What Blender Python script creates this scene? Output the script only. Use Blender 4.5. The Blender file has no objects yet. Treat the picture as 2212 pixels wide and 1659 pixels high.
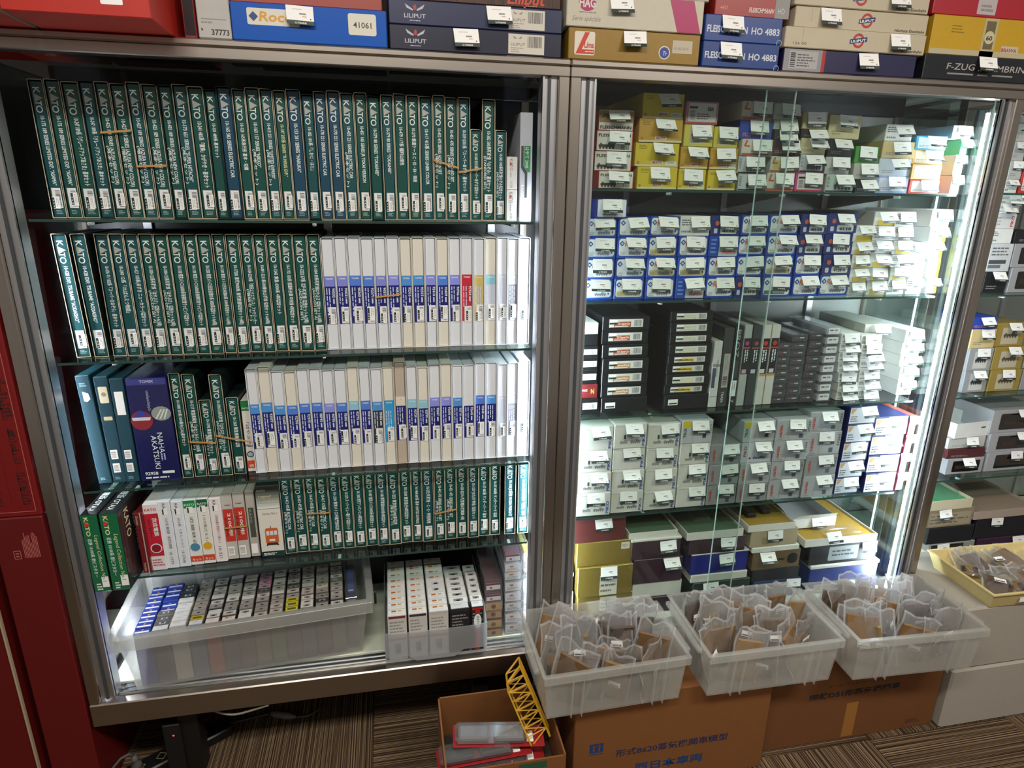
import bpy, math, random
from mathutils import Vector, Matrix
random.seed(7)
R = random.Random(11)
SC = bpy.context.scene
COL = SC.collection
PI = math.pi

# ------------------------------------------------------------------ camera
CAM = Vector((0.7919, -1.4569, 1.5603))
YAW, PITCH, ROLL, FPX = -0.1946, 0.2943, -0.0145, 1354.2
fw = Vector((-math.sin(YAW)*math.cos(PITCH), math.cos(YAW)*math.cos(PITCH), -math.sin(PITCH)))
rt = Vector((math.cos(YAW), math.sin(YAW), 0.0))
dn = fw.cross(rt)
RT = rt*math.cos(ROLL) + dn*math.sin(ROLL)
DN = -rt*math.sin(ROLL) + dn*math.cos(ROLL)
cd = bpy.data.cameras.new('camera'); co = bpy.data.objects.new('camera', cd); COL.objects.link(co)
cd.sensor_width = 36.0; cd.sensor_fit = 'HORIZONTAL'; cd.lens = FPX/2212*36.0; cd.clip_start = 0.02
co.matrix_world = Matrix(((RT.x, -DN.x, -fw.x, CAM.x), (RT.y, -DN.y, -fw.y, CAM.y), (RT.z, -DN.z, -fw.z, CAM.z), (0, 0, 0, 1)))
SC.camera = co
def ray(u, v): return RT*((u-1106)/FPX) + DN*((v-829.5)/FPX) + fw
def onY(u, v, Y):
    r = ray(u, v); return CAM + r*((Y-CAM.y)/r.y)
def onZ(u, v, Z):
    r = ray(u, v); return CAM + r*((Z-CAM.z)/r.z)

# ------------------------------------------------------------------ light and exposure
SC.view_settings.view_transform = 'Standard'; SC.view_settings.look = 'None'
SC.view_settings.gamma = 1.0; SC.view_settings.use_curve_mapping = False
SC.view_settings.exposure = 0.10
W = bpy.data.worlds.new('world'); SC.world = W; W.use_nodes = True
W.node_tree.nodes['Background'].inputs[0].default_value = (0.62, 0.56, 0.50, 1)
W.node_tree.nodes['Background'].inputs[1].default_value = 0.34
def area(name, loc, size, power, col, rot):
    l = bpy.data.lights.new(name, 'AREA'); l.shape = 'RECTANGLE'; l.size, l.size_y = size; l.energy = power; l.color = col
    o = bpy.data.objects.new(name, l); COL.objects.link(o); o.location = loc; o.rotation_euler = rot; return o
area('ceiling_tube_light', (0.55, -1.55, 2.75), (1.25, 0.20), 42, (1.0, 0.93, 0.84), (0, 0, 0))
area('ceiling_tube_light', (2.40, -1.75, 2.75), (1.25, 0.20), 46, (1.0, 0.93, 0.84), (0, 0, 0))
LED_STRENGTH = 75.0

# ------------------------------------------------------------------ materials
def lin(h):
    h = h.lstrip('#'); o = []
    for i in (0, 2, 4):
        c = int(h[i:i+2], 16)/255.0
        o.append(c/12.92 if c <= 0.04045 else ((c+0.055)/1.055)**2.4)
    return (*o, 1.0)
MATS = {}
def mat(hexc, rough=0.5, metal=0.0, noise=0.0, nscale=60.0, bump=0.0, spec=0.5, emit=0.0, name=None, stretch=None, coat=0.0):
    key = (hexc, rough, metal, noise, nscale, bump, spec, emit, stretch, coat)
    if key in MATS: return MATS[key]
    m = bpy.data.materials.new(name or ('paint_' + hexc.strip('#'))); m.use_nodes = True
    nt = m.node_tree; b = nt.nodes['Principled BSDF']
    c = lin(hexc)
    b.inputs['Base Color'].default_value = c; b.inputs['Roughness'].default_value = rough
    b.inputs['Metallic'].default_value = metal; b.inputs['Specular IOR Level'].default_value = spec
    if coat: b.inputs['Coat Weight'].default_value = coat; b.inputs['Coat Roughness'].default_value = 0.08
    if emit:
        b.inputs['Emission Color'].default_value = c; b.inputs['Emission Strength'].default_value = emit
    if noise or bump:
        tc = nt.nodes.new('ShaderNodeTexCoord'); mp = nt.nodes.new('ShaderNodeMapping'); n = nt.nodes.new('ShaderNodeTexNoise')
        n.inputs['Scale'].default_value = nscale; n.inputs['Detail'].default_value = 3
        if stretch: mp.inputs['Scale'].default_value = stretch
        nt.links.new(tc.outputs['Object'], mp.inputs[0]); nt.links.new(mp.outputs[0], n.inputs[0])
        if noise:
            mx = nt.nodes.new('ShaderNodeMix'); mx.data_type = 'RGBA'
            mx.inputs[6].default_value = tuple(min(1, x*(1-noise)) for x in c[:3]) + (1,)
            mx.inputs[7].default_value = tuple(min(1, x*(1+noise)) for x in c[:3]) + (1,)
            nt.links.new(n.outputs[0], mx.inputs[0]); nt.links.new(mx.outputs[2], b.inputs['Base Color'])
        if bump:
            bp = nt.nodes.new('ShaderNodeBump'); bp.inputs['Strength'].default_value = bump; bp.inputs['Distance'].default_value = 0.002
            nt.links.new(n.outputs[0], bp.inputs['Height']); nt.links.new(bp.outputs[0], b.inputs['Normal'])
    MATS[key] = m; return m
def ink(h): return mat(h, 0.42)
def card(h): return mat(h, 0.45, noise=0.10, nscale=30, bump=0.03)
def glass_mat(name, tint, gloss, rough=0.02, ior=1.5, haze=None):
    # clear sheet: transparent body with fresnel reflection, optional milky share
    m = bpy.data.materials.new(name); m.use_nodes = True; nt = m.node_tree
    for n in list(nt.nodes):
        if n.type != 'OUTPUT_MATERIAL': nt.nodes.remove(n)
    out = nt.nodes['Material Output']
    tr = nt.nodes.new('ShaderNodeBsdfTransparent'); tr.inputs[0].default_value = lin(tint)
    gl = nt.nodes.new('ShaderNodeBsdfGlossy'); gl.inputs['Roughness'].default_value = rough; gl.inputs[0].default_value = (1, 1, 1, 1)
    lw = nt.nodes.new('ShaderNodeLayerWeight'); f0 = ((ior-1)/(ior+1))**2      # Schlick reflectance, the same from both sides of the sheet
    pw = nt.nodes.new('ShaderNodeMath'); pw.operation = 'POWER'; pw.inputs[1].default_value = 5.0; nt.links.new(lw.outputs['Facing'], pw.inputs[0])
    ma = nt.nodes.new('ShaderNodeMath'); ma.operation = 'MULTIPLY_ADD'; ma.inputs[1].default_value = (1-f0)*gloss; ma.inputs[2].default_value = f0*gloss
    nt.links.new(pw.outputs[0], ma.inputs[0])
    mu = nt.nodes.new('ShaderNodeMath'); mu.operation = 'MINIMUM'; mu.inputs[1].default_value = 1.0; nt.links.new(ma.outputs[0], mu.inputs[0])
    body = tr
    if haze:
        hc, hw = haze
        df = nt.nodes.new('ShaderNodeBsdfDiffuse'); df.inputs[0].default_value = lin(hc)
        tl = nt.nodes.new('ShaderNodeBsdfTranslucent'); tl.inputs[0].default_value = lin(hc)
        a = nt.nodes.new('ShaderNodeMixShader'); a.inputs[0].default_value = 0.5
        nt.links.new(df.outputs[0], a.inputs[1]); nt.links.new(tl.outputs[0], a.inputs[2])
        bmx = nt.nodes.new('ShaderNodeMixShader'); bmx.inputs[0].default_value = hw
        nt.links.new(tr.outputs[0], bmx.inputs[1]); nt.links.new(a.outputs[0], bmx.inputs[2]); body = bmx
    mx = nt.nodes.new('ShaderNodeMixShader'); nt.links.new(mu.outputs[0], mx.inputs[0])
    nt.links.new(body.outputs[0], mx.inputs[1]); nt.links.new(gl.outputs[0], mx.inputs[2]); nt.links.new(mx.outputs[0], out.inputs[0])
    return m
GLASS = glass_mat('clear_glass', '#f4f9f7', 0.7)
SHELFGLASS = glass_mat('shelf_glass', '#dfeae6', 0.8)
SIDEGLASS = glass_mat('side_glass', '#e4ecea', 2.2, ior=1.7)
GLASSEDGE = mat('#2c4640', 0.15)
PLASTIC = glass_mat('frosted_plastic', '#f4f4f2', 0.5, rough=0.25, haze=('#f4f4f0', 0.25))
CRYSTAL = glass_mat('crystal_plastic', '#f2f4f6', 1.3, rough=0.05, haze=('#f2f4f8', 0.10))
FILM = glass_mat('bag_film', '#fdfdfd', 1.5, rough=0.14, ior=1.5, haze=('#ffffff', 0.09))
SEAL = glass_mat('sealed_film_edge', '#fdfdfd', 1.5, rough=0.2, ior=1.5, haze=('#ffffff', 0.30))
STEEL = mat('#b6aea4', 0.30, 1.0, noise=0.06, nscale=90, stretch=(1, 1, 0.03), name='brushed_steel')
STEELH = mat('#b6aea5', 0.30, 1.0, noise=0.06, nscale=90, stretch=(0.03, 1, 1), name='brushed_steel_rail')
ALU = mat('#c4c4c6', 0.35, 0.9, name='aluminium')
CHROME = mat('#d2d6d6', 0.16, 1.0, name='chrome')
RUBBER = mat('#3c4044', 0.6, name='rubber_gasket')
PAPER = mat('#f1f1ef', 0.55); BAND = mat('#24332f', 0.45); INKG = mat('#8d8a86', 0.6); INKO = mat('#c9a887', 0.6); BLK = mat('#16161a', 0.45)

# ------------------------------------------------------------------ mesh builder
TXT = {}
def text_geo(s, bold=0.0):
    k = (s, bold)
    if k not in TXT:
        c = bpy.data.curves.new('t', 'FONT'); c.body = s; c.resolution_u = 2 if len(s) > 1 else 4; c.size = 1.0; c.fill_mode = 'FRONT'; c.offset = bold
        o = bpy.data.objects.new('t', c); m = bpy.data.meshes.new_from_object(o)
        vs = [(v.co.x, v.co.y) for v in m.vertices]; fs = [tuple(p.vertices) for p in m.polygons]
        bpy.data.objects.remove(o); bpy.data.curves.remove(c); bpy.data.meshes.remove(m)
        if vs:
            x0 = min(v[0] for v in vs); x1 = max(v[0] for v in vs)
            vs = [(a-x0, b) for a, b in vs]; TXT[k] = (vs, fs, x1-x0)
        else: TXT[k] = ([], [], 0)
    return TXT[k]
class MB:
    def __init__(s): s.v = []; s.f = []; s.mi = []; s.mats = []
    def _m(s, m):
        if m not in s.mats: s.mats.append(m)
        return s.mats.index(m)
    def add(s, vs, fs, m):
        k = len(s.v); s.v += [tuple(x) for x in vs]; i = s._m(m)
        for f in fs: s.f.append(tuple(k+j for j in f)); s.mi.append(i)
        return s
    def quad(s, a, b, c, d, m): return s.add((a, b, c, d), ((0, 1, 2, 3),), m)
    def box(s, lo, hi, m, ch=0.0, fm=None):
        x0, y0, z0 = lo; x1, y1, z1 = hi
        if ch <= 0:
            vs = [(x0,y0,z0),(x1,y0,z0),(x1,y1,z0),(x0,y1,z0),(x0,y0,z1),(x1,y0,z1),(x1,y1,z1),(x0,y1,z1)]
            fs = [(0,3,2,1),(4,5,6,7),(0,1,5,4),(1,2,6,5),(2,3,7,6),(3,0,4,7)]
            s.add(vs, fs, m); return s
        c = min(ch, (x1-x0)*.4, (y1-y0)*.4, (z1-z0)*.4)
        vs = []; idx = {}
        for ix, X in enumerate((x0, x1)):
            for iy, Y in enumerate((y0, y1)):
                for iz, Z in enumerate((z0, z1)):
                    sx = 1 if ix == 0 else -1; sy = 1 if iy == 0 else -1; sz = 1 if iz == 0 else -1
                    idx[(ix,iy,iz)] = len(vs)
                    vs += [(X, Y+sy*c, Z+sz*c), (X+sx*c, Y, Z+sz*c), (X+sx*c, Y+sy*c, Z)]
        g = lambda a, b, d, k: idx[(a,b,d)]+k
        fs = [(g(0,0,0,0),g(0,0,1,0),g(0,1,1,0),g(0,1,0,0)), (g(1,0,0,0),g(1,1,0,0),g(1,1,1,0),g(1,0,1,0)),
              (g(0,0,0,1),g(1,0,0,1),g(1,0,1,1),g(0,0,1,1)), (g(0,1,0,1),g(0,1,1,1),g(1,1,1,1),g(1,1,0,1)),
              (g(0,0,0,2),g(0,1,0,2),g(1,1,0,2),g(1,0,0,2)), (g(0,0,1,2),g(1,0,1,2),g(1,1,1,2),g(0,1,1,2))]
        for a in (0, 1):
            for b in (0, 1):
                fs.append((g(a,b,0,0),g(a,b,0,1),g(a,b,1,1),g(a,b,1,0)))
                fs.append((g(a,0,b,0),g(a,0,b,2),g(a,1,b,2),g(a,1,b,0)))
                fs.append((g(0,a,b,1),g(0,a,b,2),g(1,a,b,2),g(1,a,b,1)))
                for d in (0, 1): fs.append((g(a,b,d,0),g(a,b,d,1),g(a,b,d,2)))
        s.add(vs, fs, m); return s
    def poly(s, pts, m): return s.add(pts, (tuple(range(len(pts))),), m)
    def prism(s, pts2, y0, y1, m):           # outline in x,z pushed along y
        n = len(pts2); vs = [(x, y0, z) for x, z in pts2] + [(x, y1, z) for x, z in pts2]
        fs = [tuple(range(n)), tuple(range(2*n-1, n-1, -1))] + [(i, i+n, (i+1) % n+n, (i+1) % n) for i in range(n)]
        return s.add(vs, fs, m)
    def tube(s, pts, r, m, n=8):
        pts = [Vector(p) for p in pts]; vs = []; fs = []
        for i, p in enumerate(pts):
            t = (pts[min(i+1, len(pts)-1)] - pts[max(i-1, 0)]).normalized()
            a = t.cross(Vector((0, 0, 1)));
            if a.length < 1e-3: a = t.cross(Vector((0, 1, 0)))
            a.normalize(); b = t.cross(a); rr = r[i] if isinstance(r, (list, tuple)) else r
            for k in range(n): vs.append(tuple(p + a*math.cos(2*PI*k/n)*rr + b*math.sin(2*PI*k/n)*rr))
        for i in range(len(pts)-1):
            for k in range(n): fs.append((i*n+k, i*n+(k+1) % n, (i+1)*n+(k+1) % n, (i+1)*n+k))
        fs.append(tuple(range(n-1, -1, -1))); fs.append(tuple(range((len(pts)-1)*n, len(pts)*n)))
        return s.add(vs, fs, m)
    def bar(s, a, b, w, m):                  # square bar between two points
        return s.tube([a, b], w*0.7, m, 4)
    # print on the plane y = y: rectangles, discs, lettering in x,z
    def rect(s, x0, z0, x1, z1, y, m): return s.quad((x0,y,z0),(x1,y,z0),(x1,y,z1),(x0,y,z1), m)
    def rrect(s, x0, z0, x1, z1, y, m, r):
        pts = []
        for cx, cz, a0 in ((x1-r, z0+r, -PI/2), (x1-r, z1-r, 0), (x0+r, z1-r, PI/2), (x0+r, z0+r, PI)):
            for k in range(4): a = a0 + k*PI/6; pts.append((cx+r*math.cos(a), y, cz+r*math.sin(a)))
        return s.poly(pts, m)
    def disc(s, cx, cz, r, y, m, rz=None, n=14): return s.poly([(cx+r*math.cos(2*PI*k/n), y, cz+(rz or r)*math.sin(2*PI*k/n)) for k in range(n)], m)
    def ring(s, cx, cz, r0, r1, y, m, n=16):
        vs = []; fs = []
        for k in range(n):
            a = 2*PI*k/n; vs += [(cx+r0*math.cos(a), y, cz+r0*math.sin(a)), (cx+r1*math.cos(a), y, cz+r1*math.sin(a))]
            j = (k+1) % n; fs.append((2*k, 2*k+1, 2*j+1, 2*j))
        return s.add(vs, fs, m)
    def text(s, t, x, z, size, y, m, rot=0.0, width=None, align='l', bold=0.0, shear=0.0):
        vs, fs, w = text_geo(t, bold)
        if not vs: return s
        sx = size if width is None else width/w
        ox = {'l': 0, 'c': -w*sx/2, 'r': -w*sx}[align]; ca, sa = math.cos(rot), math.sin(rot)
        out = []
        for a, b in vs:
            px = a*sx + ox + shear*b*size; pz = b*size
            out.append((x+px*ca-pz*sa, y, z+px*sa+pz*ca))
        return s.add(out, fs, m)
    def barcode(s, x0, z0, x1, z1, y, m, n=9, vert=False, seed=1):
        q = random.Random(seed)
        for k in range(n):
            a = k/n; b = a + q.choice((.35, .6, .45))/n
            if vert: s.rect(x0, z0+(z1-z0)*a, x1, z0+(z1-z0)*b, y, m)
            else: s.rect(x0+(x1-x0)*a, z0, x0+(x1-x0)*b, z1, y, m)
        return s
    def words(s, x0, z0, x1, z1, y, m, rows=2, seed=1, fill=0.55, vert=False):
        # tiny illegible print: rows of word-length strokes
        q = random.Random(seed)
        L = (z1-z0) if vert else (x1-x0); H = (x1-x0) if vert else (z1-z0)
        for r in range(rows):
            h0 = H*(r+.5-fill/2)/rows; h1 = H*(r+.5+fill/2)/rows; p = 0; end = L*q.uniform(.6, 1)
            while p < end:
                w = min(L*q.uniform(.08, .26), end-p)
                if w < L*.03: break
                if vert: s.rect(x0+h0, z1-p-w, x0+h1, z1-p, y, m)
                else: s.rect(x0+p, z0+h0, x0+p+w, z0+h1, y, m)
                p += w + L*.04
        return s
    def mesh(s, name, smooth=False):
        me = bpy.data.meshes.new(name); me.from_pydata(s.v, [], s.f)
        for m in s.mats: me.materials.append(m)
        me.polygons.foreach_set('material_index', s.mi)
        if smooth: me.polygons.foreach_set('use_smooth', [True]*len(s.f))
        me.update(); return me

# ------------------------------------------------------------------ scene graph helpers
def tag(o, label=None, cat=None, group=None, kind=None):
    if label: o['label'] = label
    if cat: o['category'] = cat
    if group: o['group'] = group
    if kind: o['kind'] = kind
    return o
def thing(name, label, cat, loc=(0, 0, 0), rot=0.0, group=None):
    o = bpy.data.objects.new(name, None); o.empty_display_size = 0.02; COL.objects.link(o); o.location = loc
    o.rotation_euler = rot if isinstance(rot, (tuple, list)) else (0, 0, rot)
    return tag(o, label, cat, group)
def part(g, name, parent=None, loc=(0, 0, 0), rot=(0, 0, 0), label=None, kind=None, smooth=False):
    me = g.mesh(name, smooth) if isinstance(g, MB) else g
    o = bpy.data.objects.new(name, me); COL.objects.link(o); o.parent = parent; o.location = loc; o.rotation_euler = rot
    return tag(o, label, None, None, kind)
ORD = 'first second third fourth fifth sixth seventh eighth ninth tenth eleventh twelfth thirteenth fourteenth fifteenth sixteenth seventeenth eighteenth nineteenth twentieth'.split()
TENS = {20: 'twenty', 30: 'thirty', 40: 'forty', 50: 'fifty', 60: 'sixty', 70: 'seventy', 80: 'eighty', 90: 'ninety'}
def nth(i):                                  # 1-based
    if i <= 20: return ORD[i-1]
    t, u = i//10*10, i % 10
    h = ''
    if t >= 100: h = 'hundred-'; t -= 100
    return h + ((TENS[t]+'-'+ORD[u-1]) if u and t else (ORD[u-1] if u else TENS[t][:-1]+'ieth'))
# ================================================================== structure
ZT = 1.843                                    # top of the showcases
ZD = 0.312                                    # showcase deck
sub = part(MB().box((-1.6, -2.6, -0.05), (4.4, 0.75, -0.006), mat('#2a2622', 0.9)), 'floor'); tag(sub, 'striped brown carpet tile floor', kind='structure')
def stripe_mat():
    m = bpy.data.materials.new('striped_carpet'); m.use_nodes = True; nt = m.node_tree; b = nt.nodes['Principled BSDF']; b.inputs['Roughness'].default_value = 0.95; b.inputs['Specular IOR Level'].default_value = 0.1
    tc = nt.nodes.new('ShaderNodeTexCoord')
    def noise(scale, sc, det=2):
        mp = nt.nodes.new('ShaderNodeMapping'); mp.inputs['Scale'].default_value = sc; n = nt.nodes.new('ShaderNodeTexNoise'); n.inputs['Scale'].default_value = scale; n.inputs['Detail'].default_value = det
        nt.links.new(tc.outputs['Object'], mp.inputs[0]); nt.links.new(mp.outputs[0], n.inputs[0]); return n
    n1 = noise(300, (1, 0.002, 0)); n2 = noise(45, (1, 0.004, 0)); n3 = noise(420, (1, 1, 1))
    cr = nt.nodes.new('ShaderNodeValToRGB'); e = cr.color_ramp.elements
    e[0].position = 0.40; e[0].color = lin('#2c2119'); e[1].position = 0.60; e[1].color = lin('#9a8568')
    k = cr.color_ramp.elements.new(0.5); k.color = lin('#5c4a39')
    nt.links.new(n1.outputs[0], cr.inputs[0])
    mx = nt.nodes.new('ShaderNodeMix'); mx.data_type = 'RGBA'; mx.blend_type = 'MULTIPLY'; mx.inputs[0].default_value = 0.7
    c2 = nt.nodes.new('ShaderNodeValToRGB'); c2.color_ramp.elements[0].position = .3; c2.color_ramp.elements[0].color = (.45, .42, .4, 1); c2.color_ramp.elements[1].position = .7
    nt.links.new(n2.outputs[0], c2.inputs[0]); nt.links.new(cr.outputs[0], mx.inputs[6]); nt.links.new(c2.outputs[0], mx.inputs[7])
    nt.links.new(mx.outputs[2], b.inputs['Base Color'])
    bp = nt.nodes.new('ShaderNodeBump'); bp.inputs['Strength'].default_value = 0.5; bp.inputs['Distance'].default_value = 0.003
    nt.links.new(n3.outputs[0], bp.inputs['Height']); nt.links.new(bp.outputs[0], b.inputs['Normal']); return m
T = 0.4895
ctile = MB().box((-T/2+.0006, -T/2+.0006, -0.006), (T/2-.0006, T/2-.0006, 0.0), stripe_mat(), 0.0015).mesh('carpet_tile')
jx = onZ(805, 1659, 0).x; jy = onZ(1905, 1593, 0).y
for i in range(-3, 6):
    for j in range(-2, 2):
        x = jx + (i+.5)*T; y = jy + (j+.5)*T + .0
        o = part(ctile, 'carpet_tile', sub, (x, y, 0), (0, 0, 0 if (i+j) % 2 else PI/2))
wb = part(MB().box((-1.6, 0.62, 0), (4.4, 0.68, 2.9), mat('#242220', 0.9, noise=.05)), 'wall_back'); tag(wb, 'plain grey shop wall behind the showcases', kind='structure')

# ------------------------------------------------------------------ showcases
DEP = 0.43
XL = onY(2072, 560, .052).x - 1.2
def showcase(x0, W_, label, backcol, shelves, doors, led, bracks, shelf_y=0.05, y0=0.0):
    t = thing('glass_showcase', label, 'showcase', (x0, y0, 0), 0, 'steel framed glass showcases in a row')
    pw = 0.027
    for sx in (0, 1):
        a = 0 if sx == 0 else W_-pw
        p = part(MB().box((a+.001, 0, 0.308), (a+pw-.001, 0.03, ZT-.035), STEEL, 0.002), 'post', t)
        b = pw if sx == 0 else W_-pw-.034
        j = MB()
        j.box((b, 0.010, 0.315), (b+.034, 0.014, ZT-.036), ALU)
        j.box((b if sx else b+.030, 0.004, 0.315), (b+.004 if sx else b+.034, 0.046 if not (x0 == 1.2 and sx) else .016, ZT-.036), ALU)
        j.box((b+.013, 0.006, 0.315), (b+.019, 0.0105, ZT-.036), RUBBER)
        part(j, 'door_jamb', t)
        part(MB().box((a+.001, DEP-.03, 0.308), (a+pw-.001, DEP, ZT-.035), STEEL, 0.002), 'post', t)
    r = MB(); r.box((0.0005, -0.002, ZT-.014), (W_-.0005, 0.034, ZT), STEELH, 0.003); r.box((0.0005, 0.0, ZT-.036), (W_-.0005, 0.032, ZT-.0145), STEELH, 0.002)
    part(r, 'top_rail', t)
    part(MB().box((0.0005, DEP-.03, ZT-.036), (W_-.0005, DEP, ZT), mat('#17181a', .5), 0.002), 'top_rail', t)
    b = MB(); b.box((0.001, -0.004, 0.240), (W_-.001, 0.022, 0.308), STEELH, 0.003); b.box((0.001, 0.022, 0.240), (W_-.001, DEP, 0.300), mat('#3a3836', .6)); part(b, 'base', t)
    part(MB().box((pw, 0.07, 0.301), (W_-pw, DEP-.03, ZD), mat('#d6dccb', 0.18), 0.001), 'deck', t)
    tr = MB()
    for k in range(3):
        y = 0.024 + k*.016
        tr.box((pw+.036, y, 0.300), (W_-pw-.036, y+.003, 0.314), CHROME)
    tr.box((pw+.036, 0.022, 0.298), (W_-pw-.036, 0.068, 0.303), ALU); part(tr, 'door_track', t)
    part(MB().box((pw, 0.034, ZT-.008), (W_-pw, DEP-.031, ZT-.002), GLASS), 'top_glass', t)
    for sx in (0, 1):
        a = 0.010 if sx == 0 else W_-.015
        part(MB().box((a, 0.031, 0.309), (a+.005, DEP-.031, ZT-.0365), SIDEGLASS), 'side_glass', t)
    part(MB().box((pw, DEP-.018, 0.309), (W_-pw, DEP-.008, ZT-.037), mat(backcol, 0.35, noise=.05, nscale=4)), 'back_panel', t)
    for xb in bracks:
        part(MB().box((xb-.011, DEP-.0285, 0.315), (xb+.011, DEP-.0185, ZT-.04), ALU, .001), 'shelf_standard', t)
    for z in shelves:
        yb = shelf_y
        sh = part(MB().box((pw+.036, yb, z-.006), (W_-pw-.036, DEP-.05, z), SHELFGLASS), 'glass_shelf', t)
        part(MB().box((pw+.036, yb-.0006, z-.0058), (W_-pw-.036, yb-.0001, z-.0002), GLASSEDGE), 'polished_edge', sh)
        for xb in bracks:
            g = MB(); y1 = DEP-.029
            g.prism([(xb-.002, z-.008), (xb+.002, z-.008), (xb+.002, z-.0065), (xb-.002, z-.0065)], yb+.03, y1, CHROME)
            g.add([(xb-.0015, yb+.03, z-.012), (xb+.0015, yb+.03, z-.012), (xb+.0015, yb+.03, z-.007), (xb-.0015, yb+.03, z-.007), (xb-.0015, y1, z-(.05 if z > 1.55 else .014)), (xb+.0015, y1, z-(.05 if z > 1.55 else .014)), (xb+.0015, y1, z-.007), (xb-.0015, y1, z-.007)],
                  [(0,1,2,3),(4,7,6,5),(0,3,7,4),(1,5,6,2),(0,4,5,1)], CHROME)
            g.box((xb-.0035, yb+.012, z-.013), (xb+.0035, yb+.032, z-.0064), mat('#e8eaec', .3), .001)
            part(g, 'shelf_bracket', sh)
    for (xa, xb_, y) in doors:
        d = part(MB().box((xa, y, 0.317), (xb_, y+.005, ZT-.038), GLASS), 'glass_door', t)
        for xe in (xa, xb_):
            part(MB().box((xe-.0006, y+.0002, 0.317), (xe+.0006, y+.0048, ZT-.038), mat('#a9c4bb', 0.2)), 'polished_edge', d)
    for xl, za, zb in led:
        yl = .052 if xl == XL else .074
        hw = .010 if xl == XL else .006
        g = MB().box((xl-hw, yl-.004, za), (xl+hw, yl+.004, zb), mat('#eaf3ff', 0.5, emit=LED_STRENGTH*(1.35 if x0 == 1.2 else 1.0), name='led_diffuser'))
        part(g, 'led_strip', t)
        part(MB().box((xl-.0075, yl-.0055, za-.01), (xl+.0075, yl-.0042, zb+.01), ALU), 'led_channel', t)
    for lx in (0.20, W_-.2):
        part(MB().box((lx-.02, 0.04, 0.0), (lx+.03, 0.09, 0.24), mat('#0e0e0f', .5), .002), 'leg', t)
        part(MB().box((lx-.02, DEP-.09, 0.0), (lx+.03, DEP-.04, 0.24), mat('#0e0e0f', .5), .002), 'leg', t)
    return t
S1, S2, S3, S4 = 1.497, 1.188, 0.874, 0.634
showcase(0.0, 1.2, 'open steel and glass showcase holding rows of upright green and white train cases', '#0f1112', (S1, S2, S3, S4), (), ((0.036, 0.34, 1.50), (1.166, 0.34, 1.55)), (0.17, 0.63, 1.09))
Q1, Q2, Q3, Q4 = 1.576, 1.296, 0.978, 0.672
xd = onY(1718, 190, .02).x - 1.2; xe = onY(1768, 210, .04).x - 1.2
showcase(1.2, 1.2, 'steel and glass showcase with sliding doors holding stacks of locomotive boxes', '#a8a9a4', (Q1, Q2, Q3, Q4), ((0.064, xd, 0.012), (xd-.07, 1.136, 0.022)), ((0.034, 0.34, 1.35), (XL, 0.33, 1.78)), (0.30, 0.62, 0.97), 0.085)
# ================================================================== cases in the open showcase
YB = 0.092                                    # front plane of the upright cases
CREAM = mat('#b9ad93', 0.7); GRN = mat('#0e4a43', 0.32, noise=.10, nscale=12, coat=.25); GRN2 = mat('#114b4f', 0.34, noise=.12, nscale=12, coat=.2)
GRNB = mat('#13425a', 0.34, noise=.10, nscale=12, coat=.2); SLIP = mat('#10201e', 0.45); LET = mat('#dfe8e6', 0.4); LETG = mat('#a9aca4', 0.4); LETY = mat('#d8d6a4', 0.4)
WHT = mat('#d9dde2', 0.35, coat=.15); WHTC = mat('#dad7cb', 0.4); WHTT = mat('#b7ab9c', 0.5); NAVY = mat('#1b2170', 0.22, coat=.4)
LBLUE = {k: mat(c, 0.25, coat=.4) for k, c in dict(v='#7f86d6', b='#4f7ed6', s='#4c92d8', c='#8cc4d4', p='#8a8fe0').items()}
def text_part(mb, parent, name='spine_lettering'): return part(mb, name, parent, kind='stuff')
LOGOS = {}
def logo(w, h):
    k = (round(w, 4), round(h, 3))
    if k not in LOGOS:
        g = MB(); cap = w*.42; L = h*.175; x = w*.24; z = h*.945; y = 0
        # lettering runs down the spine, letter tops point to +x
        def put(t, a, width):
            vs, fs, tw = text_geo(t, .012); sc = width/tw
            top = max(b for _, b in vs)
            g.add([(x + b/top*cap, y, z - a - p*sc) for p, b in vs], [f for f in fs], LET)
        put('K', 0, L*.25); put('T', L*.53, L*.20); put('O', L*.73, L*.29)
        a0 = L*.24; a1 = L*.60
        g.poly([(x-cap*.02, y-.0001, z-a0), (x-cap*.02, y-.0001, z-a1), (x+cap*1.28, y-.0001, z-(a0+a1)/2)], LETG)
        LOGOS[k] = g.mesh('logo_lettering')
    return LOGOS[k]
LABELS = {}
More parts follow.
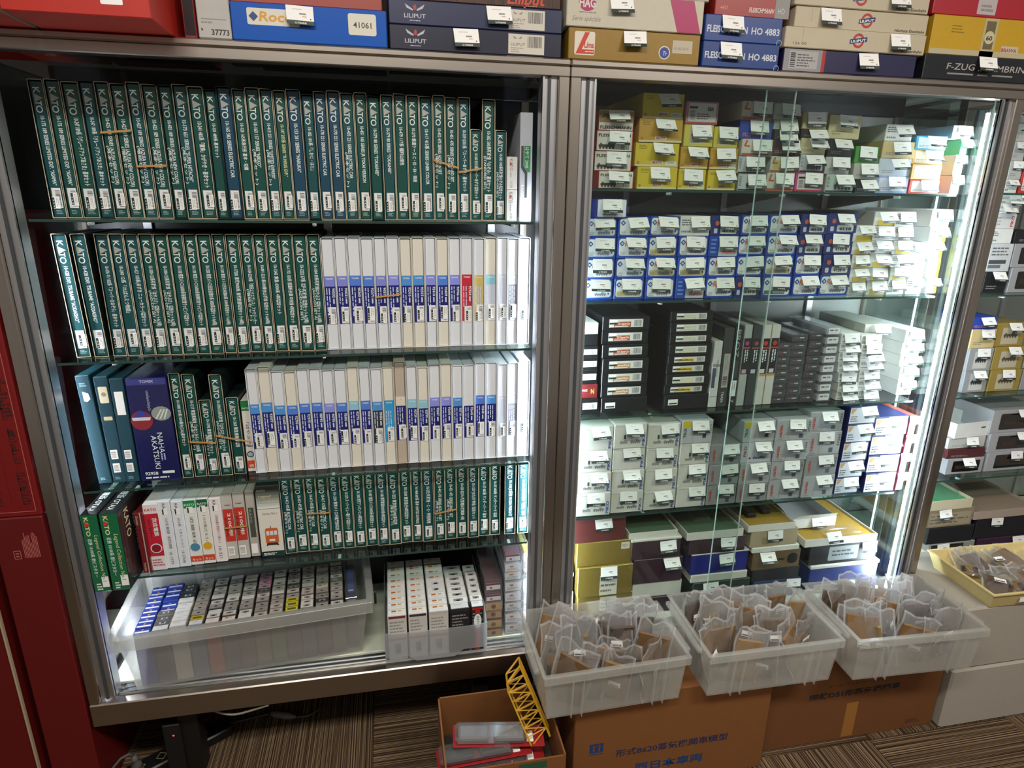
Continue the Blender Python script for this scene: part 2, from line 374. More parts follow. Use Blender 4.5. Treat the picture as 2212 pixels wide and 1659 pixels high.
def label_mesh(v, w, h):                      # white barcode label with a slim shop sticker, four looks
    k = (v, round(w, 4), round(h, 3))
    if k not in LABELS:
        g = MB(); q = random.Random(v); x0 = w*.22; x1 = w*.82; z0 = h*.075; z1 = h*.225
        if v == 5: z0, z1 = z0-.004, z1-.004
        g.box((x0, -.0003, z0), (x1, 0, z1), mat('#e2e4e4', .5))
        g.barcode(x0+w*.22, z0+h*.012, x1-w*.06, z1-h*.012, -.0005, mat('#55585c', .5), 13, True, v)
        LABELS[k] = (g.mesh('barcode_label'),)
        s = MB(); dx = q.uniform(-.07, .08)*w; dz = q.uniform(-.012, .02)*h
        a, b, c, d = x0+w*.12+dx, x1-w*.02+dx, z0+dz, z0+h*.10+dz
        if v == 0: a, b, c, d = x0-w*.06, x1-w*.16, z0-h*.005, z0+h*.085
        if v == 3: a, b, c, d = x0+w*.02, x1-w*.02, z0+h*.022, z1-h*.006
        s.box((a, -.0011, c), (b, -.0006, d), mat('#eef0ee', .5)); s.rect(a, c+h*.006, a+w*.16, d-h*.006, -.0013, BAND)
        for k2 in range(3): s.rect(a+w*.05, c+h*(.014+.022*k2), a+w*.11, c+h*(.024+.022*k2), -.0014, mat('#d8dcd8', .5))
        s.words(a+w*.24, c+h*.01, b-w*.05, d-h*.01, -.0013, INKG, 2, v, .3, True)
        LABELS[k] += (s.mesh('price_sticker'),)
    return LABELS[k]
SLIPS = {}
def slip_mesh(w, h, d, outer, rim, worn):
    k = (round(w, 4), round(h, 3), outer.name, worn)
    if k not in SLIPS:
        g = MB(); t = .0015; c = .0022          # front rim with clipped top corners
        o = [(0, 0), (w, 0), (w, h-c), (w-c, h), (c, h), (0, h-c)] if worn != 1 else [(0, 0), (w, 0), (w, h-c*2), (w-c*2.2, h-.0008), (c*.6, h), (0, h-c*.4)]
        i = [(t, t), (w-t, t), (w-t, h-c-t*.6), (w-c-t*.4, h-t), (c+t*.4, h-t), (t, h-c-t*.6)]
        n = 6
        g.add([(x, 0, z) for x, z in o] + [(x, 0, z) for x, z in i], [(a, (a+1) % n, n+(a+1) % n, n+a) for a in range(n)], rim)
        g.add([(x, 0, z) for x, z in o] + [(x, d, z) for x, z in o], [(a, n+a, n+(a+1) % n, (a+1) % n) for a in range(n)] + [tuple(range(n, 2*n))], outer)
        g.add([(x, 0, z) for x, z in i] + [(x, .012, z) for x, z in i], [(a, (a+1) % n, n+(a+1) % n, n+a) for a in range(n)], outer)
        SLIPS[k] = g.mesh('slipcase')
    return SLIPS[k]
SPINES = {}
def spine_mesh(w, h, d, m):
    k = (round(w, 4), round(h, 3), m.name)
    if k not in SPINES: SPINES[k] = MB().box((.0024, .003, .0016), (w-.0024, d-.002, h-.0036), m, .0012).mesh('inner_case')
    return SPINES[k]
def qz(v, s): return round(v/s)*s
def row_edges(edges, y):                      # pixel x of the left edges along a shelf (+ the last right edge) -> metres
    return [onY(u, v, y).x for u, v in edges]
def green_case(x, w, h, z, title, subt, lab, col, i, lean=0.0, y=YB, sub_en=False, stick=True, seed=0, rim=CREAM, letm=None, lean_off=0.0):
    w = qz(w, .0004)
    t = thing('train_case', lab[0], 'case', (x + lean_off, y + R.uniform(-.002, .004), z+.0008), (0, lean, 0), lab[1])
    d = .205
    part(slip_mesh(w, h, d, SLIP, rim, i % 2), 'slipcase', t)
    part(spine_mesh(w, h, d, col), 'inner_case', t)
    yy = .0026
    part(logo(w, h), 'logo_lettering', t, (0, yy, 0), kind='stuff')
    g = MB(); lm = letm or LET; cap = w*.27
    L = h*.50; num, _, rest = title.partition(' ')
    full = title
    vs, fs, tw = text_geo(full, .018)
    ln = min(L, tw*cap*1.0); g.text(full, w*.40, h*.745, cap*1.38, yy, lm, -PI/2, ln, 'l', .018)
    if subt: g.text(subt, w*.17, h*.545, cap*.9, yy, lm, -PI/2, min(h*.28, .075), 'l', .01)
    g.words(w*.28, h*.028, w*.76, h*.062, yy, mat('#9fb4b0', .5), 3, seed, .45)
    text_part(g, t)
    v = (i*7+seed) % 6
    a = label_mesh(v, w, h)
    lb = part(a[0], 'barcode_label', t, (0, yy, 0))
    if stick: part(a[1], 'price_sticker', lb)
    return t
row1 = [112,145,178,215,247,278,312,343,376,405,437,470,496,527,554,584,611,637.6,668,694,721,749,777,804,831.5,858,885,911,939,964.6,991,1016.7,1041,1069,1093]
T1 = ['10-175 189 SERIES LIMITED EXP. “ASAMA”']*2 + ['10-247 189系「グレードアップあさま」基本セット']*2 + [
 '10-425 189 SERIES (AZUSA NEW COLOR)|(基本セット)', '10-427 189 SERIES (AZUSA NEW COLOR)|(増結セット)', '10-427 189 SERIES (AZUSA NEW COLOR)|(増結セット)',
 '10-425 189 SERIES (AZUSA NEW COLOR)|(基本セット)', '10-425 189 SERIES (AZUSA NEW COLOR)|(基本セット)', '10-173 651 SERIES “SUPER HITACHI”|(基本セット)',
 '10-241 485系「雷鳥」かがやき・基本セット', '10-131 489系 基本セット', '10-165 583 SERIES ELECTRIC CAR', '10-125 165系急行形 基本・増備', '10-163 157 SERIES “NIKKO”|(基本セット)',
 '10-413 251 SERIES “LIMITED EXPRESS”|(基本セット)', '10-187 205系 SERIES “SUNRISE EXP.”', '10-153 281 SERIES “HARUKA”', '10-182 181系「しおじ・はと」', '10-170 221 SERIES ELECTRIC CAR',
 '10-170 221 SERIES ELECTRIC CAR', '10-435 221 SERIES ELECTRIC CAR|(基本セット)', '10-451 165 SERIES JR TOKAI VERSION', '10-379 80 SERIES “TOKAI/HIEI”', '10-379 80 SERIES “TOKAI/HIEI”',
 '10-479 117系 福知山線色', '10-270 鉄道ケース C・E3・E4・両用', '10-417 415系 SERIES LINER COLOR', '10-452 475 SERIES ADD-ON SET|(増結セット)', '10-451 475 SERIES STANDARD SET|(基本セット)',
 '10-359 E351系「スーパーあずさ」基本セット', '10-360 E351系スーパーあずさ増結セット', '10-382 500系新幹線「のぞみ」基本セット|(STANDARD SET)', '10-383 500系新幹線のぞみ増結セット|(ADD-ON SET)']
SHORT1 = {31: .205, 33: .205}
xs = [onY(u, 466 if u > 300 else 464, YB).x for u in row1]
lean1 = {3: .03, 4: .012}
for i, tt in enumerate(T1):
    ti, _, su = tt.partition('|')
    h = SHORT1.get(i, .272 + .002*math.sin(i*2.3)) - (.006 if i in (11, 18, 23) else 0)
    col = GRNB if i in (12, 17, 19, 20) else (GRN2 if i % 3 == 0 else GRN)
    lt = LETY if i == 16 else None
    green_case(xs[i]+.0005, min(xs[i+1]-xs[i]-.0008, .0325), h, S1, ti, su, ('%s dark green spine from the tall red boxes, case row on the upper glass shelf' % nth(i+1), 'green train cases on the upper shelf'), col, i, 0, seed=i, letm=lt, rim=SLIP if i in (3, 8, 11, 12, 18, 23) else CREAM)
# two small white boxes stacked, then a tall white case with a green stripe
bx = (xs[34]+.001, onY(1116.5, 466, YB).x - .0006)
for k, (za, zb) in enumerate(((0, .072), (.0725, .147))):
    w = bx[1]-bx[0]; t = thing('train_box', ('small white train box standing on the shelf next to a short green case', 'small white train box stacked upon its twin beside a short green case')[k], 'box', (bx[0], YB, S1+za+.0008), 0)
    part(MB().box((0, 0, 0), (w, .16, zb-za), mat('#d7d8d4', .5), .001), 'carton', t)
    g = MB(); hh = zb-za; g.text('KATO', w*.28, hh*.93, w*.42, -.0003, mat('#85807c', .5), -PI/2, hh*.36, 'l', .01); g.poly([(w*.28, -.0004, hh*.83), (w*.28, -.0004, hh*.72), (w*.55, -.0004, hh*.775)], mat('#b8473c', .5))
    g.words(w*.3, hh*.3, w*.45, hh*.53, -.0003, INKG, 1, k, .5, True); g.text('10-204', w*.35, hh*.25, w*.3, -.0003, INKG, -PI/2, hh*.2); text_part(g, t, 'lettering')
x0 = onY(1121, 466, YB).x; w = onY(1147, 466, YB).x - x0
t = thing('train_case', 'tall white case with a green stripe at the steel post, upper glass shelf', 'case', (x0, YB, S1+.0008), 0)
part(MB().box((0, 0, 0), (w, .2, .245), mat('#c6ccd4', .35, coat=.2), .0012), 'case_body', t)
g = MB(); y = -.0003; h = .245
g.poly([(w*.1, y, h*.70), (w*.1, y, h*.50), (w*.42, y, h*.44), (w*.42, y, h*.22), (w*.62, y, h*.22), (w*.62, y, h*.46), (w*.3, y, h*.52), (w*.3, y, h*.70)], mat('#4a5256', .4))
g.rect(w*.35, h*.52, w*.85, h*.70, y-.0002, mat('#2f8a4c', .4)); g.poly([(w*.35, y-.0002, h*.52), (w*.62, y-.0002, h*.46), (w*.85, y-.0002, h*.46), (w*.85, y-.0002, h*.52)], mat('#3d9a58', .4))
g.text('はやて 2000', w*.45, h*.69, w*.34, y-.0004, LET, -PI/2, h*.19, 'l', .02); g.rect(w*.14, h*.64, w*.3, h*.655, y-.0002, mat('#c23b2e', .4))
g.rect(w*.12, h*.23, w*.4, h*.34, y-.0002, PAPER); g.words(w*.15, h*.24, w*.36, h*.33, y-.0004, INKG, 2, 4, .4, True); text_part(g, t, 'printed_label')

# second shelf: green cases, then white cases
row2 = [(160, 767, 192), (199.7, 767, 231.5), (243, 766, 273), (274, 765, 304), (305, 764, 335), (335.6, 763, 366), (367, 762, 396), (396, 761, 427), (427.7, 760, 455), (455, 759, 485), (486, 758, 512), (513.6, 757, 541), (541.7, 756, 569), (570, 755, 596), (596, 754, 623), (623, 753, 650), (650.6, 751, 680), (680.4, 750, 707)]
T2 = ['10-428 EXP. TSUBAME “AODAISHO”']*2 + ['10-476 キハ82系「スーパーおおぞら」基本セット', '10-240 12系「OLばんえつ物語」', '10-427 103系(あずき ニューカラー)増結セット'] + ['10-1004 E5系新幹線「はやぶさ」増結セットA(3両)|(ADD-ON SET A)']*2 + [
 '10-1100 東京メトロ16000系有楽町線ラッピング増結セット']*2 + ['10-1200 東京メトロ日比谷線03系 3000系増結セットA(4両)']*2 + ['10-1728S 東武9000系 東武鉄道増結セット(4両)', '10-1034 E259系「成田エクスプレス」ファミリーカー|(増結セット)', '10-891 E231系500番台山手線 増結セットA(4両)',
 '10-1245 東急 6300系 4両増結セット', '10-1192 103系 低運転台車 中央線 4両増結セット', '10-1222 E7系 北陸新幹線 増結セットA(3両)|(ADD-ON SET)', '10-1004 E5系新幹線はやぶさ 増結セットA(3両)|(ADD-ON SET A)']
for i, ((ul, v, ur), tt) in enumerate(zip(row2, T2)):
    ti, _, su = tt.partition('|')
    a = onY(ul, v, YB).x; b = onY(ur, v, YB).x
    lean = {0: -.020, 1: -.022, 2: .006}.get(i, 0)
    green_case(a+.0004, min(b-a-.0006, .0315), .276, S2, ti, su, ('%s dark green spine from the tall red boxes, case row on the second glass shelf' % nth(i+1), 'green train cases on the second shelf'), GRN2 if i in (0, 1, 2, 3, 4) else GRN, i+3, lean, seed=i+5, lean_off=(.004 if lean < 0 else 0))
def white_case(x, w, h, z, spec, lab, i, y=YB):
    band, panel, num, body, off = spec
    w = qz(w, .0004); t = thing('train_case', lab[0], 'case', (x, y + R.uniform(-.001, .002), z+.0008), 0, lab[1])
    part(slip_mesh(w, h, .205, body, body, 2), 'slipcase', t)
    part(spine_mesh(w, h, .205, body), 'inner_case', t)
    g = MB(); yy = .0026; z0, z1, z2 = h*.235, h*.575, h*.665
    if off: z0, z1, z2 = z0, z1, z2
    a = .0026; b = w-.0026
    g.rect(a, z0, b, z1, yy, panel); g.rect(a, z1, b, z2, yy, band)
    g.text('TOMIX', w*.22, h*.635, w*.17, yy-.0002, LET, 0, w*.56, 'l', .03)
    if num:
        g.text(num, w*.66, z1-.004, w*.29, yy-.0002, LET, -PI/2, h*.085, 'l', .02); g.rect(w*.68, z1-h*.155, w*.80, z1-h*.11, yy-.0002, mat('#c9d2e4', .4))
    q = random.Random(i)
    for k in range(2 if num else 3): g.words(w*(.16+.2*k), z1-h*q.uniform(.2, .3), w*(.30+.2*k), z1-.004, yy-.0002, mat('#c3cce8', .4), 1, i*3+k, .55, True)
    part(g, 'printed_label', t, kind='stuff')
    lb = label_mesh(i % 6, w, h)
    o = part(lb[0], 'barcode_label', t, (w*.06, yy-.0003, h*.165)); part(lb[1], 'price_sticker', o)
    return t
wr2 = [707.6, 735, 761.5, 789.5, 817, 842.5, 869.7, 895, 921.8, 946, 972, 997, 1023, 1047, 1072, 1095, 1118, 1142]
RED = mat('#c02a3c', .25, coat=.4); GOLDP = mat('#c9b56e', .3, coat=.3); PALE = mat('#c6cbd6', .25, coat=.4); GREYP = mat('#8d8f98', .25, coat=.4)
sp2 = [('v', NAVY, '90532'), ('v', NAVY, '90531'), ('b', NAVY, '90365'), ('b', NAVY, '92371'), ('v', NAVY, '90571'), ('p', NAVY, '90512'), ('s', NAVY, '92315'), ('s', NAVY, '92315'), ('p', NAVY, '92410'), ('b', NAVY, '92409'), ('p', NAVY, '90906'),
       (RED, RED, '97934'), (GOLDP, GOLDP, ''), ('c', PALE, ''), (PALE, PALE, ''), (PALE, GREYP, ''), (PALE, GREYP, '')]
for i in range(17):
    b, p_, n = sp2[i]; a0 = onY(wr2[i], 748-i*.35, YB).x; a1 = onY(wr2[i+1], 748-i*.35, YB).x
    nm = 'white case with a red spine label on the second glass shelf' if i == 11 else 'white case with a gold spine label on the second glass shelf' if i == 12 else '%s white case from the green cases, second glass shelf of the open showcase' % nth(i+1)
    white_case(a0+.0004, a1-a0-.0007, .268 + .001*(i % 3), S2, (LBLUE.get(b, b) if isinstance(b, str) else b, p_, n, WHTC if i in (6, 7, 9, 13) else WHT, 0), (nm, 'white train cases on the second shelf'), i)

# third shelf
for i, (ul, ur, h, lean) in enumerate(((209, 238, .272, -.03), (241, 270, .268, -.012), (275.5, 304, .262, 0))):
    a = onY(ul, 1040, YB).x; b = onY(ur, 1040, YB).x; w = b-a
    t = thing('train_case', ('dark teal binder-style case on the third glass shelf with a torn white label', 'dark teal binder-style case on the third glass shelf with a cream upper label', 'dark teal binder-style case with a plain white label touching the wide navy box')[i], 'case', (a + (.006 if lean else 0), YB-.004, S3+.0008), (0, lean, 0), 'teal cases on the third shelf')
    part(MB().box((0, 0, 0), (w, .2, h), mat('#173e4a', .4, noise=.08, nscale=20), .0014), 'case_body', t)
    g = MB(); y = -.0004
    if i == 0: g.poly([(w*.3, y, h*.86), (w*.7, y, h*.84), (w*.78, y, h*.79), (w*.5, y, h*.765), (w*.3, y, h*.775)], PAPER); g.words(w*.2, h*.9, w*.7, h*.94, y, mat('#7fa0a4', .5), 2, 2)
    if i == 1: g.rrect(w*.2, h*.76, w*.85, h*.91, y, mat('#d9cfae', .5), .003); g.disc(w*.55, h*.84, w*.18, y-.0003, INKG); g.rrect(w*.22, h*.60, w*.85, h*.635, y, mat('#d6c391', .5), .002)
    if i == 2: g.rect(w*.22, h*.66, w*.85, h*.88, y, PAPER)
    if i: 
        for k in (0, 1): g.rect(w*.2, h*(.10+.13*k), w*.72, h*(.19+.13*k), y, PAPER); g.barcode(w*.25, h*(.115+.13*k), w*.6, h*(.175+.13*k), y-.0003, INKG, 7, True, k)
    g.words(w*.2, h*.03, w*.75, h*.06, y, mat('#7fa0a4', .5), 2, 3); part(g, 'spine_labels', t, kind='stuff')
a = onY(307, 1035, YB).x; b = onY(393, 1027, YB).x; w = b-a; h = .262
t = thing('train_box', 'wide navy box with two round emblems and tall white lettering, third shelf', 'box', (a+.001, YB-.006, S3+.0008), 0)
part(MB().box((0, 0, 0), (w-.002, .2, h), mat('#1b1d52', .2, noise=.06, nscale=9, coat=.7), .0012), 'carton', t)
g = MB(); y = -.0004; g.rect(0.002, h*.935, w-.004, h*.995, y, mat('#3b3f86', .3, coat=.5)); g.text('TOMIX', w*.5, h*.955, .009, y-.0002, mat('#b9bede', .4), 0, w*.34, 'c', .02)
g.disc(w*.25, h*.60, w*.27, y-.0002, mat('#8a2a34', .25, coat=.5)); g.poly([(w*.02, y-.0004, h*.63), (w*.48, y-.0004, h*.63), (w*.45, y-.0004, h*.60), (w*.04, y-.0004, h*.60)], mat('#cfd3de', .4)); g.poly([(w*.06, y-.0004, h*.64), (w*.44, y-.0004, h*.64), (w*.25, y-.0004, h*.70)], mat('#2f43a0', .3))
g.disc(w*.74, h*.66, w*.24, y-.0002, mat('#8f9a92', .25, coat=.5), w*.2)
for k in range(3): g.poly([(w*(.58+.1*k), y-.0004, h*.61), (w*(.62+.1*k), y-.0004, h*.61), (w*(.78+.07*k), y-.0004, h*.70), (w*(.74+.07*k), y-.0004, h*.70)], mat('#d3d8d2', .4))
g.text('NAHA', w*.56, h*.475, .017, y-.0004, LET, -PI/2, h*.20, 'l', .0); g.text('AKATSUKI', w*.40, h*.45, .017, y-.0004, LET, -PI/2, h*.33, 'l', .0)
g.text('Limited Express Sleeping Car', w*.45, h*.88, .009, y-.0004, mat('#b9bede', .4), -PI/2, h*.19); g.words(w*.56, h*.17, w*.7, h*.27, y-.0004, mat('#b9bede', .4), 2, 3, .5, True)
g.text('92958', w*.12, h*.06, .011, y-.0004, LET, 0, w*.32, 'l', .02); g.words(w*.12, h*.02, w*.8, h*.045, y-.0004, LET, 1, 5); g.rect(w*.55, h*.07, w*.85, h*.095, y-.0004, LET); part(g, 'printed_label', t, kind='stuff')
for i, (ul, ur, v, h, ti, su) in enumerate(((394.5, 419, 1025, .270, '10-1080 209系1000番台(CAL)基本セット', ''), (420.5, 447.5, 1023, .266, '10-1217 東急東横線「みなとみらい」5050系|', '(基本セット)'), (449.5, 475, 1021, .200, '10-1390 東急電鉄 増結セット', '(増結セット)'), (476.5, 503, 1018, .263, '10-1004 E5系新幹線「はやぶさ」増結セットA', '(ADD-ON SET A)'), (505, 531.5, 1016, .203, '10-1363 東急東横線増結', ''))):
    a = onY(ul, v, YB).x; b = onY(ur, v, YB).x
    green_case(a+.0003, b-a-.0006, h, S3, ti.strip('|'), su, ('%s green spine counted from the wide navy box, third glass shelf' % nth(i+1), 'green train cases on the third shelf'), GRN, i, seed=i+2)
a = onY(533, 1012, YB).x; b = onY(551.5, 1012, YB).x; w = b-a; h = .19
t = thing('train_box', 'narrow white box with green top and orange foot before the white cases', 'box', (a, YB+.012, S3+.0008), 0)
part(MB().box((0, 0, 0), (w, .18, h), mat('#dcdad2', .5), .001), 'carton', t)
g = MB(); y = -.0003; g.rect(0, h*.86, w, h, y, mat('#1f7a3f', .4)); g.text('KATO', w*.5, h*.885, w*.3, y-.0002, LET, 0, w*.8, 'c', .02); g.text('「はやぶさ」', w*.35, h*.7, w*.45, y-.0002, BLK, -PI/2, h*.34); g.disc(w*.5, h*.25, w*.42, y-.0002, mat('#30383c', .3)); g.disc(w*.5, h*.25, w*.3, y-.0004, mat('#a6b8c0', .3)); g.rect(0, h*.05, w, h*.16, y-.0002, mat('#d4502a', .4)); g.text('3両', w*.5, h*.07, w*.4, y-.0004, LET, 0, w*.5, 'c', .02); part(g, 'printed_label', t, kind='stuff')
wr3 = [552.6, 577, 604, 630.4, 656.4, 682.5, 708.5, 733.7, 760, 785, 809, 834, 858, 882.7, 906.7, 930, 954.5, 978.5, 1001.6, 1026, 1049, 1073, 1095, 1117, 1141]
wv3 = [1019 - (u-552)*.0615 for u in wr3]
sp3 = ['s', 's', 's', 'b', 'b', 'b', 'p', 'b', 'c', 'b', 'o', 'cy', 'tan', 'c', 'c', 'p', 'p', 's', 'w', 'b', 's', 'x', 'x', 'x']
nm3 = ['92793', '92977', '92605', '92793', '92975', '98743', '90790', '92403', '92775', '90410', '90436', '', '', '92729', '92799', '92687', '92606', '92710', '92645', '92848', '', '', '', '']
CYAN = mat('#2a9ad2', .3, coat=.4)
for i in range(24):
    s = sp3[i]; a0 = onY(wr3[i], wv3[i], YB).x; a1 = onY(wr3[i+1], wv3[i+1], YB).x
    band = LBLUE.get(s, LBLUE['s']); pan = NAVY; bod = WHTC if i in (1, 3, 8, 11, 14, 16) else WHT
    if s == 'cy': band = pan = CYAN
    if s == 'tan': bod = WHTT; band = mat('#d9d2bd', .5)
    if s == 'o': pan = mat('#33343f', .3, coat=.3)
    if s == 'w': band = WHT
    if s == 'x': band = PALE; pan = GREYP if i > 21 else PALE
    nm = {11: 'white case with a bright sky blue spine label, third glass shelf', 12: 'yellowed tan case with a cream picture label, third glass shelf', 10: 'white case with a charcoal spine label, third glass shelf'}.get(i, '%s white case counted from the narrow white box, third glass shelf' % nth(i+1))
    h = .266 + .004*math.sin(i*1.7) + (.008 if i in (12, 0, 1) else 0)
    t = white_case(a0+.0004, a1-a0-.0007, h, S3, (band, pan, nm3[i], bod, 0), (nm, 'white train cases on the third shelf'), i+2)

# fourth shelf: assorted boxes then green cases
Z4 = S4
for k, (ul, ur) in enumerate(((203, 241), (243, 284))):
    a = onY(ul, 1268, -.004).x; b = onY(ur, 1268, -.004).x; w = b-a-.001; h = .205
    t = thing('train_box', ('glossy green box with white lettering overhanging the shelf beside the red boxes', 'glossy green box with dark side lettering overhanging the shelf beside the maroon box')[k], 'box', (a, -.004, Z4+.0008), 0, 'green boxes overhanging the fourth shelf')
    g = MB(); g.box((0, 0, 0), (w, .22, h), mat('#1a1c1c', .3, coat=.4), .001); part(g, 'carton', t)
    g = MB(); y = -.0004; g.rect(.001, .001, w-.001, h-.001, y, mat('#1c6a44', .12, coat=.8))
    g.text('KATO', w*.2, h*.97, w*.34, y-.0002, mat('#e6dca6', .3), -PI/2, h*.24, 'l', .02); g.poly([(w*.2, y-.0004, h*.915), (w*.2, y-.0004, h*.845), (w*.5, y-.0004, h*.88)], mat('#c8402f', .3))
    g.text('近鉄 10100系 新ビスタカー', w*.22, h*.70, w*.26, y-.0002, LET, -PI/2, h*.5, 'l', .01); g.text('Legend Collection No.1', w*.62, h*.74, w*.3, y-.0002, LETY, -PI/2, h*.6, shear=.2)
    g.words(w*.2, h*.02, w*.55, h*.12, y-.0002, LET, 3, k); 
    g.rect(w*.55, h*.06, w*.95, h*.2, y-.0002, PAPER); part(g, 'printed_spine', t, kind='stuff')
    g = MB(); x = w+.0004
    if k == 1:
        def side(txt, yy, zz, size, wd, m, rot=True):
            vs, fs, tw = text_geo(txt, .01); sc = wd/tw
            g.add([(x, yy + b*size, zz - p*sc) for p, b in vs], fs, m)
        side('KATO', .03, h*.95, .034, h*.36, mat('#d9d2a8', .4)); side('近鉄 10100系', .075, h*.8, .02, h*.5, LET); side('ビスタカー', .11, h*.7, .018, h*.35, LET); side('新ビスタ・カー', .15, h*.6, .016, h*.45, mat('#9a9a98', .4))
        part(g, 'side_lettering', t, kind='stuff')
    g = MB(); z = h+.0004
    vs, fs, tw = text_geo('KATO 近鉄 10100系', .01); g.add([(w*.25+b*w*.5, .02+p*(.17/tw), z) for p, b in vs], fs, LET); part(g, 'top_lettering', t, kind='stuff')
def misc_box(ul, ur, v, h, z, body, draw, label, y=YB, d=.18, name='train_box', zoff=0):
    a = onY(ul, v, y).x; b = onY(ur, v, y).x; w = b-a-.0008
    t = thing(name, label, 'box', (a+.0004, y, z+zoff+.0008), 0)
    part(MB().box((0, 0, 0), (w, d, h), body, .001), 'carton', t)
    g = MB(); draw(g, w, h); part(g, 'printed_label', t, kind='stuff'); return t
E1 = -.0003; E2 = -.0006
def d_maroon(g, w, h): g.rect(w*.62, 0, w*.75, h, E1, mat('#b9a59a', .4)); g.text('TOMIX', w*.2, h*.18, w*.34, E2, mat('#d9c4b4', .4), -PI/2, h*.15); g.text('Zemer', w*.18, h*.95, w*.34, E2, mat('#d9c4b4', .4), -PI/2, h*.15)
misc_box(307, 326.5, 1219, .168, Z4, mat('#6e1f24', .3, coat=.4), d_maroon, 'slim maroon box with a pale vertical stripe on the fourth shelf', YB-.03)
def d_redk(g, w, h):
    g.rect(.001, h*.22, w-.001, h*.86, E1, mat('#c2283c', .2, coat=.5)); g.text('KATO', w*.5, h*.90, w*.3, E1, mat('#c2283c', .3), 0, w*.8, 'c', .02); g.text('京成電鉄', w*.55, h*.80, w*.34, E2, LET, -PI/2, h*.28, 'l', .02); g.text('スカイライナー', w*.2, h*.78, w*.24, E2, mat('#2a2326', .4), -PI/2, h*.26, 'l', .02); g.disc(w*.5, h*.34, w*.4, E2, LET); g.disc(w*.5, h*.34, w*.33, E2-.0003, mat('#8c2030', .3)); g.words(w*.1, h*.06, w*.9, h*.18, E1, mat('#b06a70', .4), 3, 2)
misc_box(327.5, 360, 1217, .185, Z4, mat('#e4dfe0', .4), d_redk, 'white and bright red box with a round picture beside the maroon box', YB-.022)
def d_white(txt, num, c='#3a3c40', top=None, pic=None):
    def f(g, w, h):
        if top: g.rect(.001, h*.88, w-.001, h-.001, E1, mat(top, .3, coat=.3)); g.text('KATO', w*.5, h*.915, w*.28, E2, LET, 0, w*.78, 'c', .02)
        else: g.text('KATO', w*.36, h*.97, w*.34, E1, mat('#30343a', .4), -PI/2, h*.16, 'l', .01)
        g.text(txt, w*.42, h*.75, w*.30, E1, mat(c, .4), -PI/2, h*.45); 
        if num: g.text(num, w*.35, h*.25, w*.36, E1, mat('#55585e', .4), -PI/2, h*.19)
        if pic: g.disc(w*.5, h*.28, w*.46, E2, mat('#e8e8e4', .4)); g.disc(w*.5, h*.28, w*.40, E2-.0003, mat(pic, .3)); g.rect(0, h*.05, w, h*.14, E1, mat('#cf4a2a', .4)); g.text('キット', w*.5, h*.065, w*.3, E2, LET, 0, w*.7, 'c', .02)
        g.rect(w*.25, h*.80, w*.75, h*.9, E2, PAPER); g.rect(w*.3, h*.81, w*.42, h*.89, E2-.0002, BAND)
    return f
misc_box(360.5, 386.5, 1216, .188, Z4, mat('#dfe4ea', .3, coat=.3), d_white('E217系 横須賀・総武快速線', '10-1979'), 'white box lettered down its spine, first right of the bright red box', YB-.018)
misc_box(387, 412, 1213, .185, Z4, mat('#dfe6ee', .3, coat=.3), d_white('103系〈オレンジ〉', '10-1744B'), 'white box lettered down its spine, left of the green-topped boxes', YB-.016)
misc_box(412.5, 440, 1210, .184, Z4, mat('#e2e6e4', .3, coat=.3), d_white('近畿鉄道', '', top='#1f8a4c', pic='#4f8aa8'), 'white box with green top, orange foot and blue round picture, fourth shelf', YB-.012)
misc_box(440.5, 466, 1208, .184, Z4, mat('#e4e4de', .3, coat=.3), d_white('1つの尾(だるさ人)', '', top='#1f5f3c', pic='#d9a92c'), 'white box with dark green top and yellow train round picture, fourth shelf', YB-.01)
misc_box(466.5, 492, 1206, .182, Z4, mat('#e8e2e2', .3, coat=.3), d_white('223系2000番台 新快速タイプ 4両セット', '10-321', '#8a3a3a'), 'white box with brown red spine lettering beside the grey banded pair', YB-.008)
def d_grey(g, w, h):
    g.rect(.001, h*.28, w-.001, h*.78, E1, mat('#c23a2e', .3)); g.text('2100形', w*.45, h*.72, w*.36, E2, LET, -PI/2, h*.36, 'l', .02); g.text('京浜急行', w*.12, h*.66, w*.24, E2, mat('#2a2626', .4), -PI/2, h*.3); g.text('TOMIX', w*.5, h*.83, w*.2, E1, mat('#4a4a4e', .4), 0, w*.6, 'c', .02); g.rect(w*.1, h*.06, w*.7, h*.2, E1, PAPER); g.barcode(w*.15, h*.08, w*.6, h*.18, E2, INKG, 7, True, 3)
misc_box(492.5, 516, 1200, .186, Z4, mat('#bdb9b2', .45), d_grey, 'grey box with a red spine panel on the fourth shelf, first of the banded pair', YB)
misc_box(516.5, 541, 1198, .190, Z4, mat('#bdb9b2', .45), d_grey, 'grey box with a red spine panel on the fourth shelf, second of the banded pair', YB)
def d_gt(g, w, h): g.rect(w*.2, h*.3, w*.8, h*.75, E1, mat('#4a5048', .4)); g.text('KATO', w*.3, h*.72, w*.3, E2, mat('#9fb49c', .4), -PI/2, h*.2); g.rect(w*.1, h*.05, w*.8, h*.2, E1, PAPER)
misc_box(543, 563, 1196, .190, Z4, mat('#b4b0a6', .45), d_gt, 'greyish beige box with a dark green panel beside the orange train box', YB+.004)
